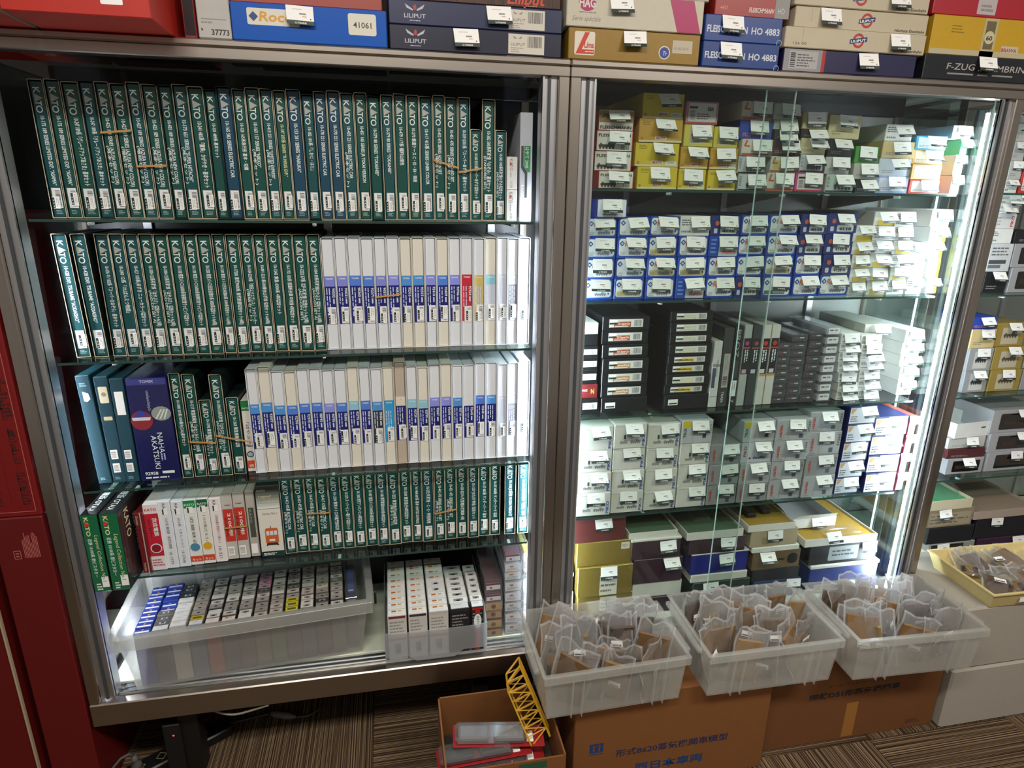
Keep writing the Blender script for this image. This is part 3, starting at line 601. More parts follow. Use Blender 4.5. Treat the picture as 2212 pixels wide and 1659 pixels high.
def d_leg(g, w, h):
    n = 8
    for k in range(n):
        t_ = k/(n-1); v = int(48 + t_*170); hx = '#%02x%02x%02x' % (v, min(255, v+6), v); g.rect(.001, h*(.98-.30*(k+1)/n), w-.001, h*(.98-.30*k/n), E1, mat(hx, .35, coat=.3))
    g.rect(.001, h*.08, w-.001, h*.685, E1, mat('#dedbd2', .35, coat=.3)); g.rect(.001, .001, w-.001, h*.08, E1, mat('#1e3a38', .35)); g.words(w*.1, h*.02, w*.8, h*.06, E2, LET, 2, 1)
    g.text('KATO', w*.08, h*.92, .009, E2, mat('#d9c9a0', .3), 0, w*.34); g.text('Legend', w*.12, h*.84, .011, E2, mat('#d6d09a', .3), 0, w*.5, shear=.25); g.text('Collection', w*.3, h*.77, .011, E2, mat('#d6d09a', .3), 0, w*.6, shear=.25); g.text('Series No.1', w*.2, h*.60, .009, E2, mat('#6a6a66', .3), 0, w*.62, shear=.25)
    O = mat('#c9642c', .35); x0, x1 = w*.24, w*.80
    g.poly([(x0, E2, h*.20), (x1, E2, h*.20), (x1, E2, h*.38), (x1-w*.05, E2, h*.41), (x0+w*.05, E2, h*.41), (x0, E2, h*.38)], O); D = mat('#3a3230', .4)
    for k in range(3): g.rect(x0+w*(.05+.165*k), h*.31, x0+w*(.18+.165*k), h*.37, E2-.0003, mat('#d8dce8', .3))
    g.rect(x0+w*.16, h*.225, x0+w*.40, h*.255, E2-.0003, mat('#e9e6f0', .3)); g.rect(x0+w*.04, h*.165, x1-w*.04, h*.20, E2, D); g.disc(x0+w*.05, h*.17, w*.04, E2-.0003, D); g.disc(x1-w*.05, h*.17, w*.04, E2-.0003, D)
    g.rect(w*.48, h*.41, w*.51, h*.44, E2, D)
misc_box(565, 616, 1194, .205, Z4, mat('#2b2f2e', .4), d_leg, 'charcoal to white box picturing an orange train front, fourth glass shelf', YB-.004)
row4 = [618, 643, 669, 693, 718.6, 743, 768, 793, 818, 842.5, 867.6, 892, 914, 940, 963, 987, 1011, 1034, 1058, 1080]
T4 = ['10-413 475系 ELECTRIC CAR|(基本セット)', '10-413 475系 ELECTRIC CAR|(基本セット)', '10-413 475系 ELECTRIC CAR|(増結セット)', '10-417 475系 ELECTRIC CAR|(基本セット)', '10-1230 東京メトロ半蔵門線増結|', '10-1275 スーパービュー踊り子増結セット', '10-1300 西武アンパンマン4両増結セット', '10-1487 東京メトロ10000系4両増結セット', '10-1188 東武鉄道50050系4両増結セット', '10-1223 東京急行5000系増結|(基本セット)', '10-1200 東京急行4両増結セット', '10-1468 681系 基本 LIMITED EXPRESS', '10-272 新幹線・C・E・特別両用', '10-442 475 SERIES ADD-ON SET|(基本セット)', '10-451 475 SERIES BASIC SET|(基本セット)', '10-430 ED76 新型電気機関車 4両', '10-1537 JR九州 特急 増結セット', '10-137 683系 サンダーバード 基本', '10-137 683系 サンダーバード 増結']
for i in range(19):
    a = onY(row4[i], 1192-(row4[i]-618)*.075, YB+.008).x; b = onY(row4[i+1], 1192-(row4[i+1]-618)*.075, YB+.008).x
    ti, _, su = T4[i].partition('|')
    green_case(a+.0004, min(b-a-.0008, .031), .222 - (.004 if i in (3, 9) else 0), Z4, ti, su, ('%s green spine counted from the orange train box, fourth glass shelf' % nth(i+1), 'green train cases on the fourth shelf'), GRN if i % 4 else GRN2, i+1, y=YB+.004, seed=i+4)
for i, (ul, ur) in enumerate(((1090, 1114), (1118, 1141))):
    a = onY(ul, 1150, YB).x; b = onY(ur, 1150, YB).x
    green_case(a, b-a-.0006, .222, Z4, ('10-348 JR貨物 EH200 FREIGHT', '10-1234 近郊形電車「四国」基本')[i], '', ('%s green spine past the gap at the steel post, fourth glass shelf' % ('first', 'last')[i], 'green train cases on the fourth shelf'), GRN2, i, y=YB+.003, seed=i)
# rubber bands holding pairs of cases
def band(x0, x1, zc, dz, y, label):
    th = .0007; hh = .002; g = MB(); col = mat('#b98d52', .5); d = .205
    y0 = y-.005; y1 = y+d+.012; z0, z1 = zc-dz/2, zc+dz/2; x0 -= .0004; x1 += .0004
    for (xa, ya, za, xb, yb, zb) in ((x0, y0, z0, x1, y0, z1), (x1, y0, z1, x1, y1, z1), (x1, y1, z1, x0, y1, z0), (x0, y1, z0, x0, y0, z0)):
        nx, ny = (0, th) if ya == yb else (th, 0)
        vs = [(xa, ya, za-hh), (xb, yb, zb-hh), (xb, yb, zb+hh), (xa, ya, za+hh), (xa+nx, ya+ny, za-hh), (xb+nx, yb+ny, zb-hh), (xb+nx, yb+ny, zb+hh), (xa+nx, ya+ny, za+hh)]
        g.add(vs, [(0,1,2,3),(7,6,5,4),(0,4,5,1),(3,2,6,7),(0,3,7,4),(1,5,6,2)], col)
    o = part(g, 'rubber_band'); tag(o, label, 'rubber band', 'rubber bands around pairs of cases')
band(xs[4], xs[6]-.001, S1+.177, -.008+.014, YB, 'tan rubber band around the fifth and sixth green spines, upper glass shelf')
band(xs[6], xs[8]-.001, S1+.110, .003, YB, 'tan rubber band around the seventh and eighth green spines, upper glass shelf')
band(xs[28], xs[30]-.001, S1+.128, -.016, YB, 'tan rubber band around a pair of tall green spines, upper glass shelf')
band(xs[30], xs[32]-.001, S1+.115, .010, YB, 'tan rubber band around a tall and a short green case, upper shelf')
band(onY(817, 748, YB).x, onY(869.5, 748, YB).x, S2+.132, .006, YB, 'tan rubber band around two white cases, second glass shelf')
band(onY(421, 1023, YB).x, onY(475, 1021, YB).x, S3+.093, -.006, YB, 'tan rubber band around a tall and a short green case, third shelf')
band(onY(477, 1018, YB).x, onY(552, 1016, YB).x, S3+.098, -.022, YB, 'slanting tan rubber band beside the white cases, third glass shelf')
band(onY(492, 1199, YB).x, onY(541, 1198, YB).x, S4+.095, .002, YB, 'tan rubber band around two grey boxes, fourth glass shelf')
band(onY(669, 1190, YB).x, onY(718, 1188, YB).x, S4+.115, -.002, YB+.004, 'tan rubber band around two green spines near the orange train box')
band(onY(940, 1172, YB).x, onY(987, 1168, YB).x, S4+.090, .010, YB+.004, 'tan rubber band around two green spines, far along the fourth shelf')
# ================================================================== boxes behind the sliding doors
TAGS = []
def tag_mesh(th, curl, w=.052, L=.036, seed=0):
    g = MB(); n = 4; pts = []; y = -.0006; z = 0.0; a = th
    for k in range(n+1):
        pts.append((y, z)); aa = a + curl*k/n
        y -= math.sin(aa)*L/n; z -= math.cos(aa)*L/n
    k3 = .70
    def at(s):                                  # s along the sheet 0..1
        f = min(n-1e-6, s*n); i = int(f); f -= i
        return (pts[i][0]+(pts[i+1][0]-pts[i][0])*f, pts[i][1]+(pts[i+1][1]-pts[i][1])*f)
    q = random.Random(seed); sk = q.uniform(-.004, .004)
    def strip(x0, x1, s0, s1, m, off):
        cuts = [s0] + [j/n for j in range(1, n) if s0 < j/n < s1] + [s1]
        for p, r in zip(cuts, cuts[1:]):
            (ya, za), (yb, zb) = at(p), at(r)
            g.quad((x0+sk*p, ya-off, za-off*.3), (x0+sk*r, yb-off, zb-off*.3), (x1+sk*r, yb-off, zb-off*.3), (x1+sk*p, ya-off, za-off*.3), m)
    strip(-w/2, w/2, 0, .78, PAPER, 0); strip(-w/2, w/2, .78, 1, BAND, 0)
    vs, fs, tw = text_geo('U-TRAINS', .02)
    sc = w*.42/tw
    g.add([(-w*.2 + p*sc + sk*.9, at(.96-b*.13)[0]-.0005, at(.96-b*.13)[1]) for p, b in vs], fs, PAPER)
    strip(-w*.28, w*.08, .16, .20, mat('#d8d2ca', .6), .0003); strip(-w*.02, w*.22, .38, .46, INKG, .0003); strip(w*.08, w*.24, .54, .58, INKO, .0003)
    if seed % 3 == 0: strip(w*.36, w*.40, .64, .71, mat('#4a3434', .6), .0003)
    return g.mesh('price_tag')
for k, (a, c) in enumerate(((.20, .1), (.36, .15), (.52, -.1), (.28, .45), (.62, .1), (.12, .05), (.45, .5))): TAGS.append(tag_mesh(a, c, seed=k))
def add_tag(t, w, h, seed, fx=None, kind=None, y=0.0, sc=1.0):
    q = random.Random(seed*13+5); k = q.randrange(len(TAGS)) if kind is None else kind
    x = w*(fx if fx is not None else q.uniform(.52, .66))
    o = part(TAGS[k], 'price_tag', t, (x, y-.0012, h-.0012), (0, q.uniform(-.05, .05), 0)); s = min(1.0, max(.72, w*.8/.052))*sc; o.scale = (s, s, s)
    return o
def loco(g, x0, z0, x1, z1, y, m):
    W_, H_ = x1-x0, z1-z0
    g.poly([(x0, y, z0+H_*.3), (x1, y, z0+H_*.3), (x1, y, z0+H_*.75), (x1-W_*.2, y, z0+H_*.75), (x1-W_*.22, y, z1), (x1-W_*.42, y, z1), (x1-W_*.44, y, z0+H_*.7), (x0+W_*.2, y, z0+H_*.7), (x0+W_*.19, y, z1*.9+z0*.1), (x0+W_*.1, y, z1*.9+z0*.1), (x0+W_*.09, y, z0+H_*.7), (x0, y, z0+H_*.65)], m)
    for k in range(5): g.disc(x0+W_*(.1+.2*k), z0+H_*.2, H_*.18, y-.0001, m, n=8)
def st_plain(c, label_c=None, txt=None, tcol='#3a3a3a'):
    def f(g, w, h, s):
        if label_c: g.rrect(w*.08, h*.12, w*.92, h*.88, E1, mat(label_c, .45), min(w, h)*.06)
        if txt: g.text(txt, w*.1, h*.12, h*.24, E2, mat(tcol, .5), 0, w*.5, 'l', .02)
        g.words(w*.12, h*.16, w*.6, h*.36, E2, INKG, 2, s, .4)
    return f
def st_roco(kind):
    def f(g, w, h, s):
        wp = mat('#dfe2e4', .35, coat=.3); B = mat('#1c3f9c', .3)
        if kind == 'n':                          # number plate box
            g.rrect(w*.32, h*.10, w*.88, h*.42, E1, mat('#d2d2c8', .4), h*.06); g.text(('4149 A', '4128 A', '4143 B', '4118', '4143 S')[s % 5], w*.6, h*.17, h*.2, E2, mat('#3a3f48', .4), 0, w*.42, 'c', .03)
            g.rrect(w*.1, h*.12, w*.22, h*.36, E1, mat('#b9c4d6', .4), h*.03); g.disc(w*.2, h*.62, h*.12, E1, mat('#c2603a', .4)); return
        if kind == 'h':                          # half silver box
            g.rect(w*.34, .001, w-.001, h-.001, E1, mat('#b9bcc2', .35, coat=.3)); g.text('Roco', w*.48, h*.14, h*.3, E2, mat('#d2532a', .35), 0, w*.46, 'l', .03, .15); g.words(w*.06, h*.12, w*.28, h*.9, E1, mat('#8fa6d8', .4), 4, s, .3); return
        g.rrect(w*.05, h*.10, w*.95, h*.93, E1, wp, h*.12)
        cx, cz, r = w*.15, h*.70, h*.14
        g.poly([(cx-r, E2, cz), (cx, E2, cz-r), (cx+r, E2, cz), (cx, E2, cz+r)], mat('#1f4a8c', .35)); g.disc(cx, cz, r*.42, E2-.0003, mat('#b9cbe0', .35), n=8)
        if s % 2 == 0 or kind == 'o': g.text('Roco', w*.24, h*.56, h*.36, E2, mat('#d9662a', .35), 0, w*.42, 'l', .03, .15)
        z0 = h*.14
        if kind == 'y': g.rect(w*.08, h*.13, w*.9, h*.38, E2, mat('#c9b77c', .45))
        if kind == 'g': g.rect(w*.08, h*.14, w*.8, h*.32, E2, mat('#2f6a44', .4))
        g.text('43%03d' % (s*37 % 999), w*.1, h*.2, h*.14, E2-.0003, INKG, 0, w*.15); g.words(w*.1, h*.12, w*.3, h*.18, E2-.0003, INKG, 1, s)
        loco(g, w*.38, h*.15, w*.78, h*.36, E2-.0003, mat('#8d8f92', .5)); g.rect(w*.84, h*.24, w*.88, h*.32, E2-.0003, BLK)
    return f
def st_fleisch(g, w, h, s):
    g.rect(w*.01, .001, w-.003, h-.001, E1, mat('#d8d4c8', .45))
    g.text('FLEISCHMANN', w*.05, h*(.70 if s % 4 else .08), h*.2, E2, mat('#2a2622', .45), 0, w*.88, 'l', .03)
    if s % 4: loco(g, w*.06, h*.08, w*.5, h*.42, E2, mat('#3a3836', .5)); g.barcode(w*.68, h*.08, w*.9, h*.36, E2, mat('#6a6a66', .5), 9, False, s)
    else: g.rect(w*.02, h*.38, w*.98, h*.95, E1-.0001, mat('#9a7434', .45)); g.poly([(w*.08, E2, h*.62), (w*.45, E2, h*.62), (w*.36, E2, h*.82), (w*.15, E2, h*.82)], mat('#2c241c', .5))
def st_brawa(g, w, h, s):
    g.rect(0.001, .001, w-.001, h*.10, E1, mat('#cfc9a0', .5)); g.words(w*.08, h*.72, w*.3, h*.92, E1, mat('#6a5a1a', .5), 3, s, .3)
    bx0 = w*.38; g.rect(bx0, h*.12, bx0+w*.26, h*.27, E1, mat('#d9cfc0', .5)); g.text('BRAWA', bx0+w*.02, h*.14, h*.14, E2, mat('#a8483c', .5), 0, w*.22, 'l', .04)
    if s % 2: g.rect(w*.7, h*.10, w*.95, h*.26, E1, mat('#d8dcd6', .5)); g.text('40%03d' % (s*53 % 999), w*.72, h*.14, h*.1, E2, INKG, 0, w*.18)
    g.ring(w*.07, h*.16, h*.03, h*.055, E1, mat('#a83a2a', .5))
def st_lima(g, w, h, s):
    g.rect(.001, .001, w-.001, h*.16, E1, mat('#b0563e', .45)); g.poly([(w*.06, E1, h*.55), (w*.12, E1, h*.92), (w*.18, E1, h*.92), (w*.13, E1, h*.62), (w*.26, E1, h*.62), (w*.25, E1, h*.52)], mat('#c9532e', .45))
    if s % 3 == 1: g.rrect(w*.1, h*.2, w*.92, h*.75, E1, mat('#c9b070', .45), h*.05)
    g.words(w*.3, h*.2, w*.9, h*.34, E2, INKG, 1, s, .5)
def st_photo(g, w, h, s):
    g.rect(.001, .001, w-.001, h*.10, E1, BLK); g.barcode(w*.03, h*.3, w*.12, h*.9, E1, mat('#6a6c70', .5), 8, True, s); loco(g, w*.3, h*.14, w*.92, h*.6, E1, mat('#3c4246', .5))
def st_pink(g, w, h, s):
    g.rrect(w*.07, h*.12, w*.93, h*.92, E1, mat('#cfcac6', .45), h*.05); g.rect(.001, .001, w-.001, h*.09, E1, mat('#a83244', .4)); g.barcode(w*.12, h*.2, w*.27, h*.62, E2, mat('#5a5a5c', .5), 9, True, s); g.rect(w*.1, h*.68, w*.35, h*.78, E2, BLK)
    g.text('EBR', w*.66, h*.6, h*.22, E2, mat('#2a2a2c', .5), 0, w*.2, 'l', .03); g.words(w*.34, h*.2, w*.85, h*.5, E2, mat('#5a5a5c', .5), 3, s, .4)
def st_window(c):
    def f(g, w, h, s):
        g.rrect(w*.2, h*.12, w*.74, h*.9, E1, mat('#bdb49a', .4), h*.03); loco(g, w*.28, h*.3, w*.68, h*.6, E2, mat('#7a4a5a', .5)); g.rect(w*.24, h*.5, w*.7, h*.58, E2-.0002, mat('#8a3a66', .5)); g.words(w*.26, h*.16, w*.6, h*.26, E2, INKG, 1, s)
    return f
def st_piko(g, w, h, s):
    B = mat('#2b459a', .4)
    g.text('PIKO', w*.955, h*.06, w*.115, E1, B, PI/2, h*.56, 'l', .03)
    g.poly([(w*.02, E1, h*.90), (w*.3, E1, h*.88), (w*.3, E1, h*.90), (w*.02, E1, h*.92)], mat('#a9a8a2', .5))
    if s % 4 == 1: g.barcode(w*.42, h*.42, w*.64, h*.84, E1, mat('#7d7c78', .5), 11, False, s); g.rect(w*.66, h*.78, w*.92, h*.92, E1, mat('#c9c8c2', .5))
    else:
        loco(g, w*.18, h*.18, w*.42, h*.34, E1, mat('#8c8b86', .5)); loco(g, w*.5, h*.16, w*.82, h*.34, E1, mat('#7e7d78', .5)); g.rect(w*.3, h*.38, w*.36, h*.56, E1, mat('#3a3a38', .5)); g.barcode(w*.5, h*.40, w*.6, h*.54, E1, mat('#5a5a56', .5), 6, False, s)
def st_marklin(num):
    def f(g, w, h, s):
        g.text('märklin', w*.16, h*.18, w*.12, E1, mat('#b9392c', .4), PI/2, h*.56, 'l', .03)
        g.text(num, w*.955, h*.36, w*.085, E1, mat('#3a3a3e', .45), PI/2, h*.5, 'l', .015); g.rect(w*.66, h*.1, w*.78, h*.3, E1, mat('#4a4e58', .5)); g.rect(w*.36, h*.04, w*.37, h*.45, E1, INKG); g.words(w*.08, h*.05, w*.3, h*.13, E1, INKG, 1, s)
    return f
def st_trix(g, w, h, s):
    g.rect(.001, h*.72, w*.26, h-.001, E1, mat('#c9b52a', .4)); g.text('TRIX', w*.14, h*.26, w*.13, E1, mat('#3a4a30', .45), PI/2, h*.44, 'l', .03); g.rect(w*.68, h*.22, w*.8, h*.4, E1, mat('#4a3a4a', .5)); g.rect(w*.36, h*.04, w*.37, h*.5, E1, INKG); g.text('22513', w*.955, h*.4, w*.08, E1, mat('#4a4a4e', .5), PI/2, h*.4)
def st_pikoblue(g, w, h, s):
    g.text('PIKO', w*.17, h*.3, w*.12, E1, mat('#a83a4a', .4), PI/2, h*.52, 'l', .03); g.text('51717', w*.955, h*.4, w*.08, E1, mat('#4a4a4e', .5), PI/2, h*.42); g.disc(w*.3, h*.22, h*.05, E1, mat('#7a2a3a', .4)); loco(g, w*.4, h*.14, w*.8, h*.3, E1, mat('#5a6a9a', .5))
def st_rowtext(g, w, h, s): g.words(w*.06, h*.5, w*.5, h*.85, E1, mat('#555860', .5), 3, s, .45); g.words(w*.06, h*.12, w*.4, h*.32, E1, mat('#777a80', .5), 1, s+3, .45)
def st_blue5(g, w, h, s): g.rect(w*.02, h*.05, w*.95, h*.93, E1, mat('#dfe2ea', .4)); g.words(w*.06, h*.12, w*.34, h*.5, E2, mat('#3a3f50', .5), 3, s, .4); g.poly([(w*.05, E2, h*.9), (w*.25, E2, h*.9), (w*.12, E2, h*.6), (w*.05, E2, h*.62)], mat('#c9a070', .5))
def st_black(col, txt):
    def f(g, w, h, s):
        x0, x1 = w*.14, w*.86; g.box((x0, -.0006, h*.22), (x1, 0, h*.80), mat('#d9d8d0', .4)); g.rect(x0+w*.1, h*.24, x0+w*.46, h*.62, -.0009, mat(col, .4)); g.text(txt, x0+w*.14, h*.40, h*.22, -.0011, mat('#e8e2d2' if col != '#d9b92e' else '#3a2a1a', .4), 0, w*.30, 'l', .03, .15); g.rect(x0+w*.12, h*.27, x0+w*.4, h*.33, -.0011, mat('#e8e2d2', .4))
        g.barcode(x1-w*.19, h*.30, x1-w*.03, h*.72, -.0009, mat('#5a5a60', .4), 11, False, s); g.rect(x0+.0005, h*.58, x0+w*.17, h*.76, -.0013, PAPER); g.rect(x0+.0005, h*.44, x0+w*.17, h*.56, -.0013, BAND)
    return f
def st_clear(g, w, h, s): pass
RB = mat('#1f49a8', .3, coat=.3); RBD = mat('#22306e', .35, coat=.2)
ST = dict(
 fl=(card('#b8352a'), st_fleisch, 'red-white box'), br=(card('#cdb52a'), st_brawa, 'yellow locomotive box'), bro=(card('#b98f2c'), st_brawa, 'ochre yellow box'),
 win=(card('#c2b746'), st_window('y'), 'yellow picture-window box'), pk=(card('#b98088'), st_pink, 'pink box, white label'), pk2=(card('#c23f86'), st_pink, 'magenta box, white label'),
 lm=(card('#cfc8bc'), st_lima, 'white and orange box'), ph=(card('#b9bdc0'), st_photo, 'silver locomotive-photo box'), bl=(card('#2440a0'), st_plain('b', None, 'Roco', '#c96a8a'), 'royal blue box'),
 dr=(card('#4e2226'), st_plain('d'), 'dark red box'), bk=(card('#1c1d20'), st_plain('d'), 'black box'), gw=(card('#b4b4ae'), st_plain('w'), 'grey white box'), cr=(card('#bdb38a'), st_plain('w', None), 'cream box'),
 pg=(card('#aab8b0'), st_photo, 'pale grey-green box'), wh=(card('#dcdcd8'), st_rowtext, 'white box'), gn=(card('#4f9a4a'), st_plain('g'), 'green patterned box'), li=(card('#9aa2cc'), st_plain('l', '#cfd2e6'), 'lilac blue box'), sv=(card('#b9c0cc'), st_plain('s'), 'silver box'),
 tn=(card('#c9b27e'), st_plain('t'), 'tan box'), og=(card('#d6ac62'), st_plain('o', '#e2d9c2'), 'pale orange box'), cy=(card('#3a9ac4'), st_plain('c', '#d6e2ea'), 'sky blue box'), rd=(card('#c23a32'), st_plain('r', '#dcd2d0'), 'bright red box'), gr=(card('#5fae78'), st_plain('g'), 'mint green box'),
 r=(RB, st_roco('w'), 'blue bordered white box'), ro=(RB, st_roco('o'), 'orange-lettered blue box'), ry=(RB, st_roco('y'), 'tan-striped blue box'), rg=(RB, st_roco('g'), 'green-striped blue box'), rn=(RBD, st_roco('n'), 'numbered navy box'), rh=(RB, st_roco('h'), 'half-silver blue box'), rw=(card('#d6d6d4'), st_rowtext, 'plain white carton'),
 yw=(card('#c9c9c2'), lambda g, w, h, s: (g.rect(w*.2, .001, w-.001, h*.4, E1, mat('#d9b92a', .4)), g.rect(.001, h*.4, w-.001, h*.6, E1, mat('#dcdcd8', .45))), 'yellow-footed white box'),
 wy=(card('#e2e4e4'), lambda g, w, h, s: (g.rect(w*.74, .001, w-.001, h-.001, E1, mat('#d9c31e', .4)), g.words(w*.06, h*.3, w*.5, h*.8, E1, INKG, 2, s, .3), g.words(w*.8, h*.2, w*.9, h*.8, E2, mat('#5a5a1a', .5), 1, s, .5, True)), 'white box, yellow end stripe'),
 pi=(card('#cfcdc4'), st_piko, 'off-white box, blue end lettering'), tx=(card('#b4b6b8'), st_trix, 'yellow-cornered grey box'), m1=(card('#8f9092'), st_marklin('3682'), 'red-lettered mid grey box'), m2=(card('#a9abad'), st_marklin('37263'), 'red-lettered light grey box'), pb=(card('#c2c4cc'), st_pikoblue, 'blue-edged grey box'),
 b5=(card('#242a66'), st_blue5, 'navy sided white box'), rw5=(card('#c9564e'), st_blue5, 'red sided white box'),
)
BOXMESH = {}
def carton(w, h, d, m):
    k = (round(w, 4), round(h, 4), round(d, 3), m.name)
    if k not in BOXMESH: BOXMESH[k] = MB().box((0, 0, 0), (w, d, h), m, .0012).mesh('carton')
    return BOXMESH[k]
def column(n, shelf, z0, Y, ul, ur, vs, styles, d=.27, offs=None, tags=True, ref='the paired posts', grp=None, dy=None, wid=None):
    zb = onY((ul+ur)/2, vs[0], Y).z; z = z0 + .0008
    for k, sname in enumerate(styles):
        body, draw, look = ST[sname]
        o = (offs or {}).get(k, (0, 0)); v = vs[k]
        a = onY(ul+o[0], v, Y).x; b = onY(ur+o[1], v, Y).x
        if z0 in (Q1, Q2, Q3, Q4):
            if b > 2.374: b = 2.374; a = min(a, b-.024)
            if a < 1.245: a = 1.245; b = max(b, a+.02)
        h = qz(onY((ul+ur)/2, vs[k], Y).z - onY((ul+ur)/2, vs[k+1], Y).z, .0002); h = abs(h)
        w = qz(b-a-.002, .0004)
        look = look.replace('plain ', '')
        lab = '%s, %s up, %s stack from %s, %s' % (look, nth(k+1), nth(n), ref, shelf)
        if len(lab.split()) > 16: lab = lab.replace('the paired posts', 'the posts').replace(' box,', ',')
        t = thing('locomotive_box', lab, 'box', (a+.001, Y + R.uniform(-.004, .004) + (dy or {}).get(k, 0), z), R.uniform(-.012, .012), grp or ('boxes on the ' + shelf))
        part(carton(w, h-.0004, d, body), 'carton', t)
        g = MB(); draw(g, w, h-.0004, n*5+k)
        if g.f: part(g, 'printed_label', t, kind='stuff')
        if sname == 'fl' : pass
        if tags is True or (tags and k in tags): add_tag(t, w, h, n*9+k)
        z += h
A1 = 'top door shelf'; A2 = 'second door shelf'; A3 = 'third door shelf'; A4 = 'fourth door shelf'
Y1 = .115
column(1, A1, Q1, Y1, 1290, 1367, [412, 374, 331, 286.6, 241], ['fl']*4, offs={1: (-7, -2), 2: (-3, 0), 3: (2, 3)})
column(2, A1, Q1, Y1, 1373, 1460, [412.6, 364, 312, 260, 204], ['br', 'br', 'bro', 'br'], offs={1: (-3, 5), 2: (4, 12), 3: (14, 17)})
column(3, A1, Q1, Y1, 1462, 1522, [412.6, 367.6, 319.5, 271, 221], ['br', 'bro', 'win', 'pk'], offs={1: (4, 5), 2: (12, 16), 3: (16, 26)}, tags=(0, 1, 2))
column(4, A1, Q1, Y1, 1525, 1587, [412.6, 368, 321, 274], ['br', 'bro', 'win'], offs={1: (4, 3), 2: (15, 8)})
column(5, A1, Q1, Y1, 1592, 1651, [412.6, 375.7, 337, 300.5, 258.7, 218], ['ph', 'ph', 'lm', 'bl', 'lm'], offs={2: (6, 14), 3: (4, 18), 4: (10, 18)})
column(6, A1, Q1, Y1, 1653, 1714, [413, 372.7, 336.7, 300.5, 279, 257.5, 222], ['lm', 'lm', 'dr', 'bk', 'gw', 'gw'], offs={1: (9, 9), 2: (14, 13), 3: (18, 8), 4: (18, 6), 5: (17, 12)})
column(7, A1, Q1, Y1, 1716, 1778, [413, 371, 332, 296, 277, 239], ['pk2', 'ph', 'cr', 'bk', 'cr'], offs={1: (10, 0), 2: (12, 6), 3: (14, 8), 4: (16, 8)})
column(8, A1, Q1, Y1, 1780, 1842, [413, 374, 336, 297, 244], ['pg', 'gw', 'bk', 'cr'], offs={1: (0, -8), 2: (6, 0), 3: (8, 16)})
column(9, A1, Q1, Y1, 1844, 1888, [413, 384, 349, 312], ['bk', 'gw', 'gn'], offs={1: (-3, 8), 2: (2, 10)})
column(10, A1, Q1, Y1, 1890, 1960, [413, 376, 337, 300.5, 263], ['li', 'sv', 'tn', 'wh'], offs={1: (5, 6), 2: (12, 14), 3: (20, 10)})
column(11, A1, Q1, Y1, 1963, 2029, [413, 382, 349, 318, 287], ['rd', 'og', 'og', 'cy'], offs={1: (1, 0), 2: (7, 8), 3: (11, 14)}, tags=(0, 2, 3))
column(12, A1, Q1, Y1, 2052, 2126, [413, 371.5, 327, 293, 264], ['wh', 'wh', 'gr', 'wh'], offs={1: (8, 2), 2: (22, 4), 3: (4, -14)})
# second shelf
C2 = [(1259.5, 1323), (1325.5, 1390), (1392, 1454.5), (1456, 1518.5), (1520, 1581), (1583.5, 1639.5), (1642, 1704), (1708.5, 1764.5), (1766.5, 1829)]
ROWV = [649.5, 605, 560.5, 515.5, 472]
S2S = [['r', 'r', 'r', 'r'], ['ry', 'r', 'r', 'r'], ['r', 'ry', 'ry', 'ro'], ['rh', 'ry', 'r', 'rw'], ['ro', 'ro', 'rh', 'rn'], ['rn', 'r', 'ro', 'ro'], ['rg', 'ry', 'ro', 'ro'], ['ro', 'ro', 'rn', 'rn'], ['ro', 'rn', 'rn', 'rn']]
for n, ((a, b), stl) in enumerate(zip(C2, S2S)):
    dv = -(n*1.6 if n > 3 else n*.6); q = n*1.5
    column(n+1, A2, Q2, Y1, a, b, [v+dv for v in ROWV], stl, offs={1: (2+n*.6, 3+n*.6), 2: (4+n, 6+n), 3: (6+n*1.6, 9+n*1.6)})
x = onY(1285, 468, Y1).x; w = onY(1351, 468, Y1).x - x
zt = Q2 + onY(1291, 472, Y1).z - onY(1291, 649.5, Y1).z
t = thing('locomotive_box', 'lone white fronted box with navy sides atop the blue boxes by the paired posts', 'box', (x, Y1-.01, zt+.0008), .01); part(carton(w, .046, .27, card('#242f8a')), 'carton', t)
g = MB(); g.rrect(.003, .002, w-.003, .044, E1, mat('#dfe2e6', .4), .003); loco(g, w*.2, .004, w*.66, .012, E2, INKG); part(g, 'printed_label', t, kind='stuff'); add_tag(t, w, .046, 3, .5)
C2b = [(10, 1829, 1866, [638, 610, 580, 551, 523, 487], ['gw', 'yw', 'yw', 'yw', 'yw']), (11, 1870, 1912, [636, 606, 577, 548, 518, 487, 456], ['yw', 'yw', 'yw', 'wh', 'wh', 'yw']), (12, 1914, 1952, [635, 604, 576, 548, 518, 489, 456], ['wh', 'yw', 'wh', 'yw', 'wh', 'wh']), (13, 1955, 1990, [634, 600, 565, 523], ['wh', 'lm', 'wh']), (14, 1996, 2066, [633, 600, 560, 523, 490, 452], ['wy', 'wy', 'wy', 'wy', 'wh'])]
for n, a, b, vs, stl in C2b: column(n, A2, Q2, Y1 + (.01 if n == 14 else .0), a, b, vs, stl, offs={k: (3*k, 4*k) for k in range(7)}, tags=True if n < 13 else (0, 2, 3, 4))
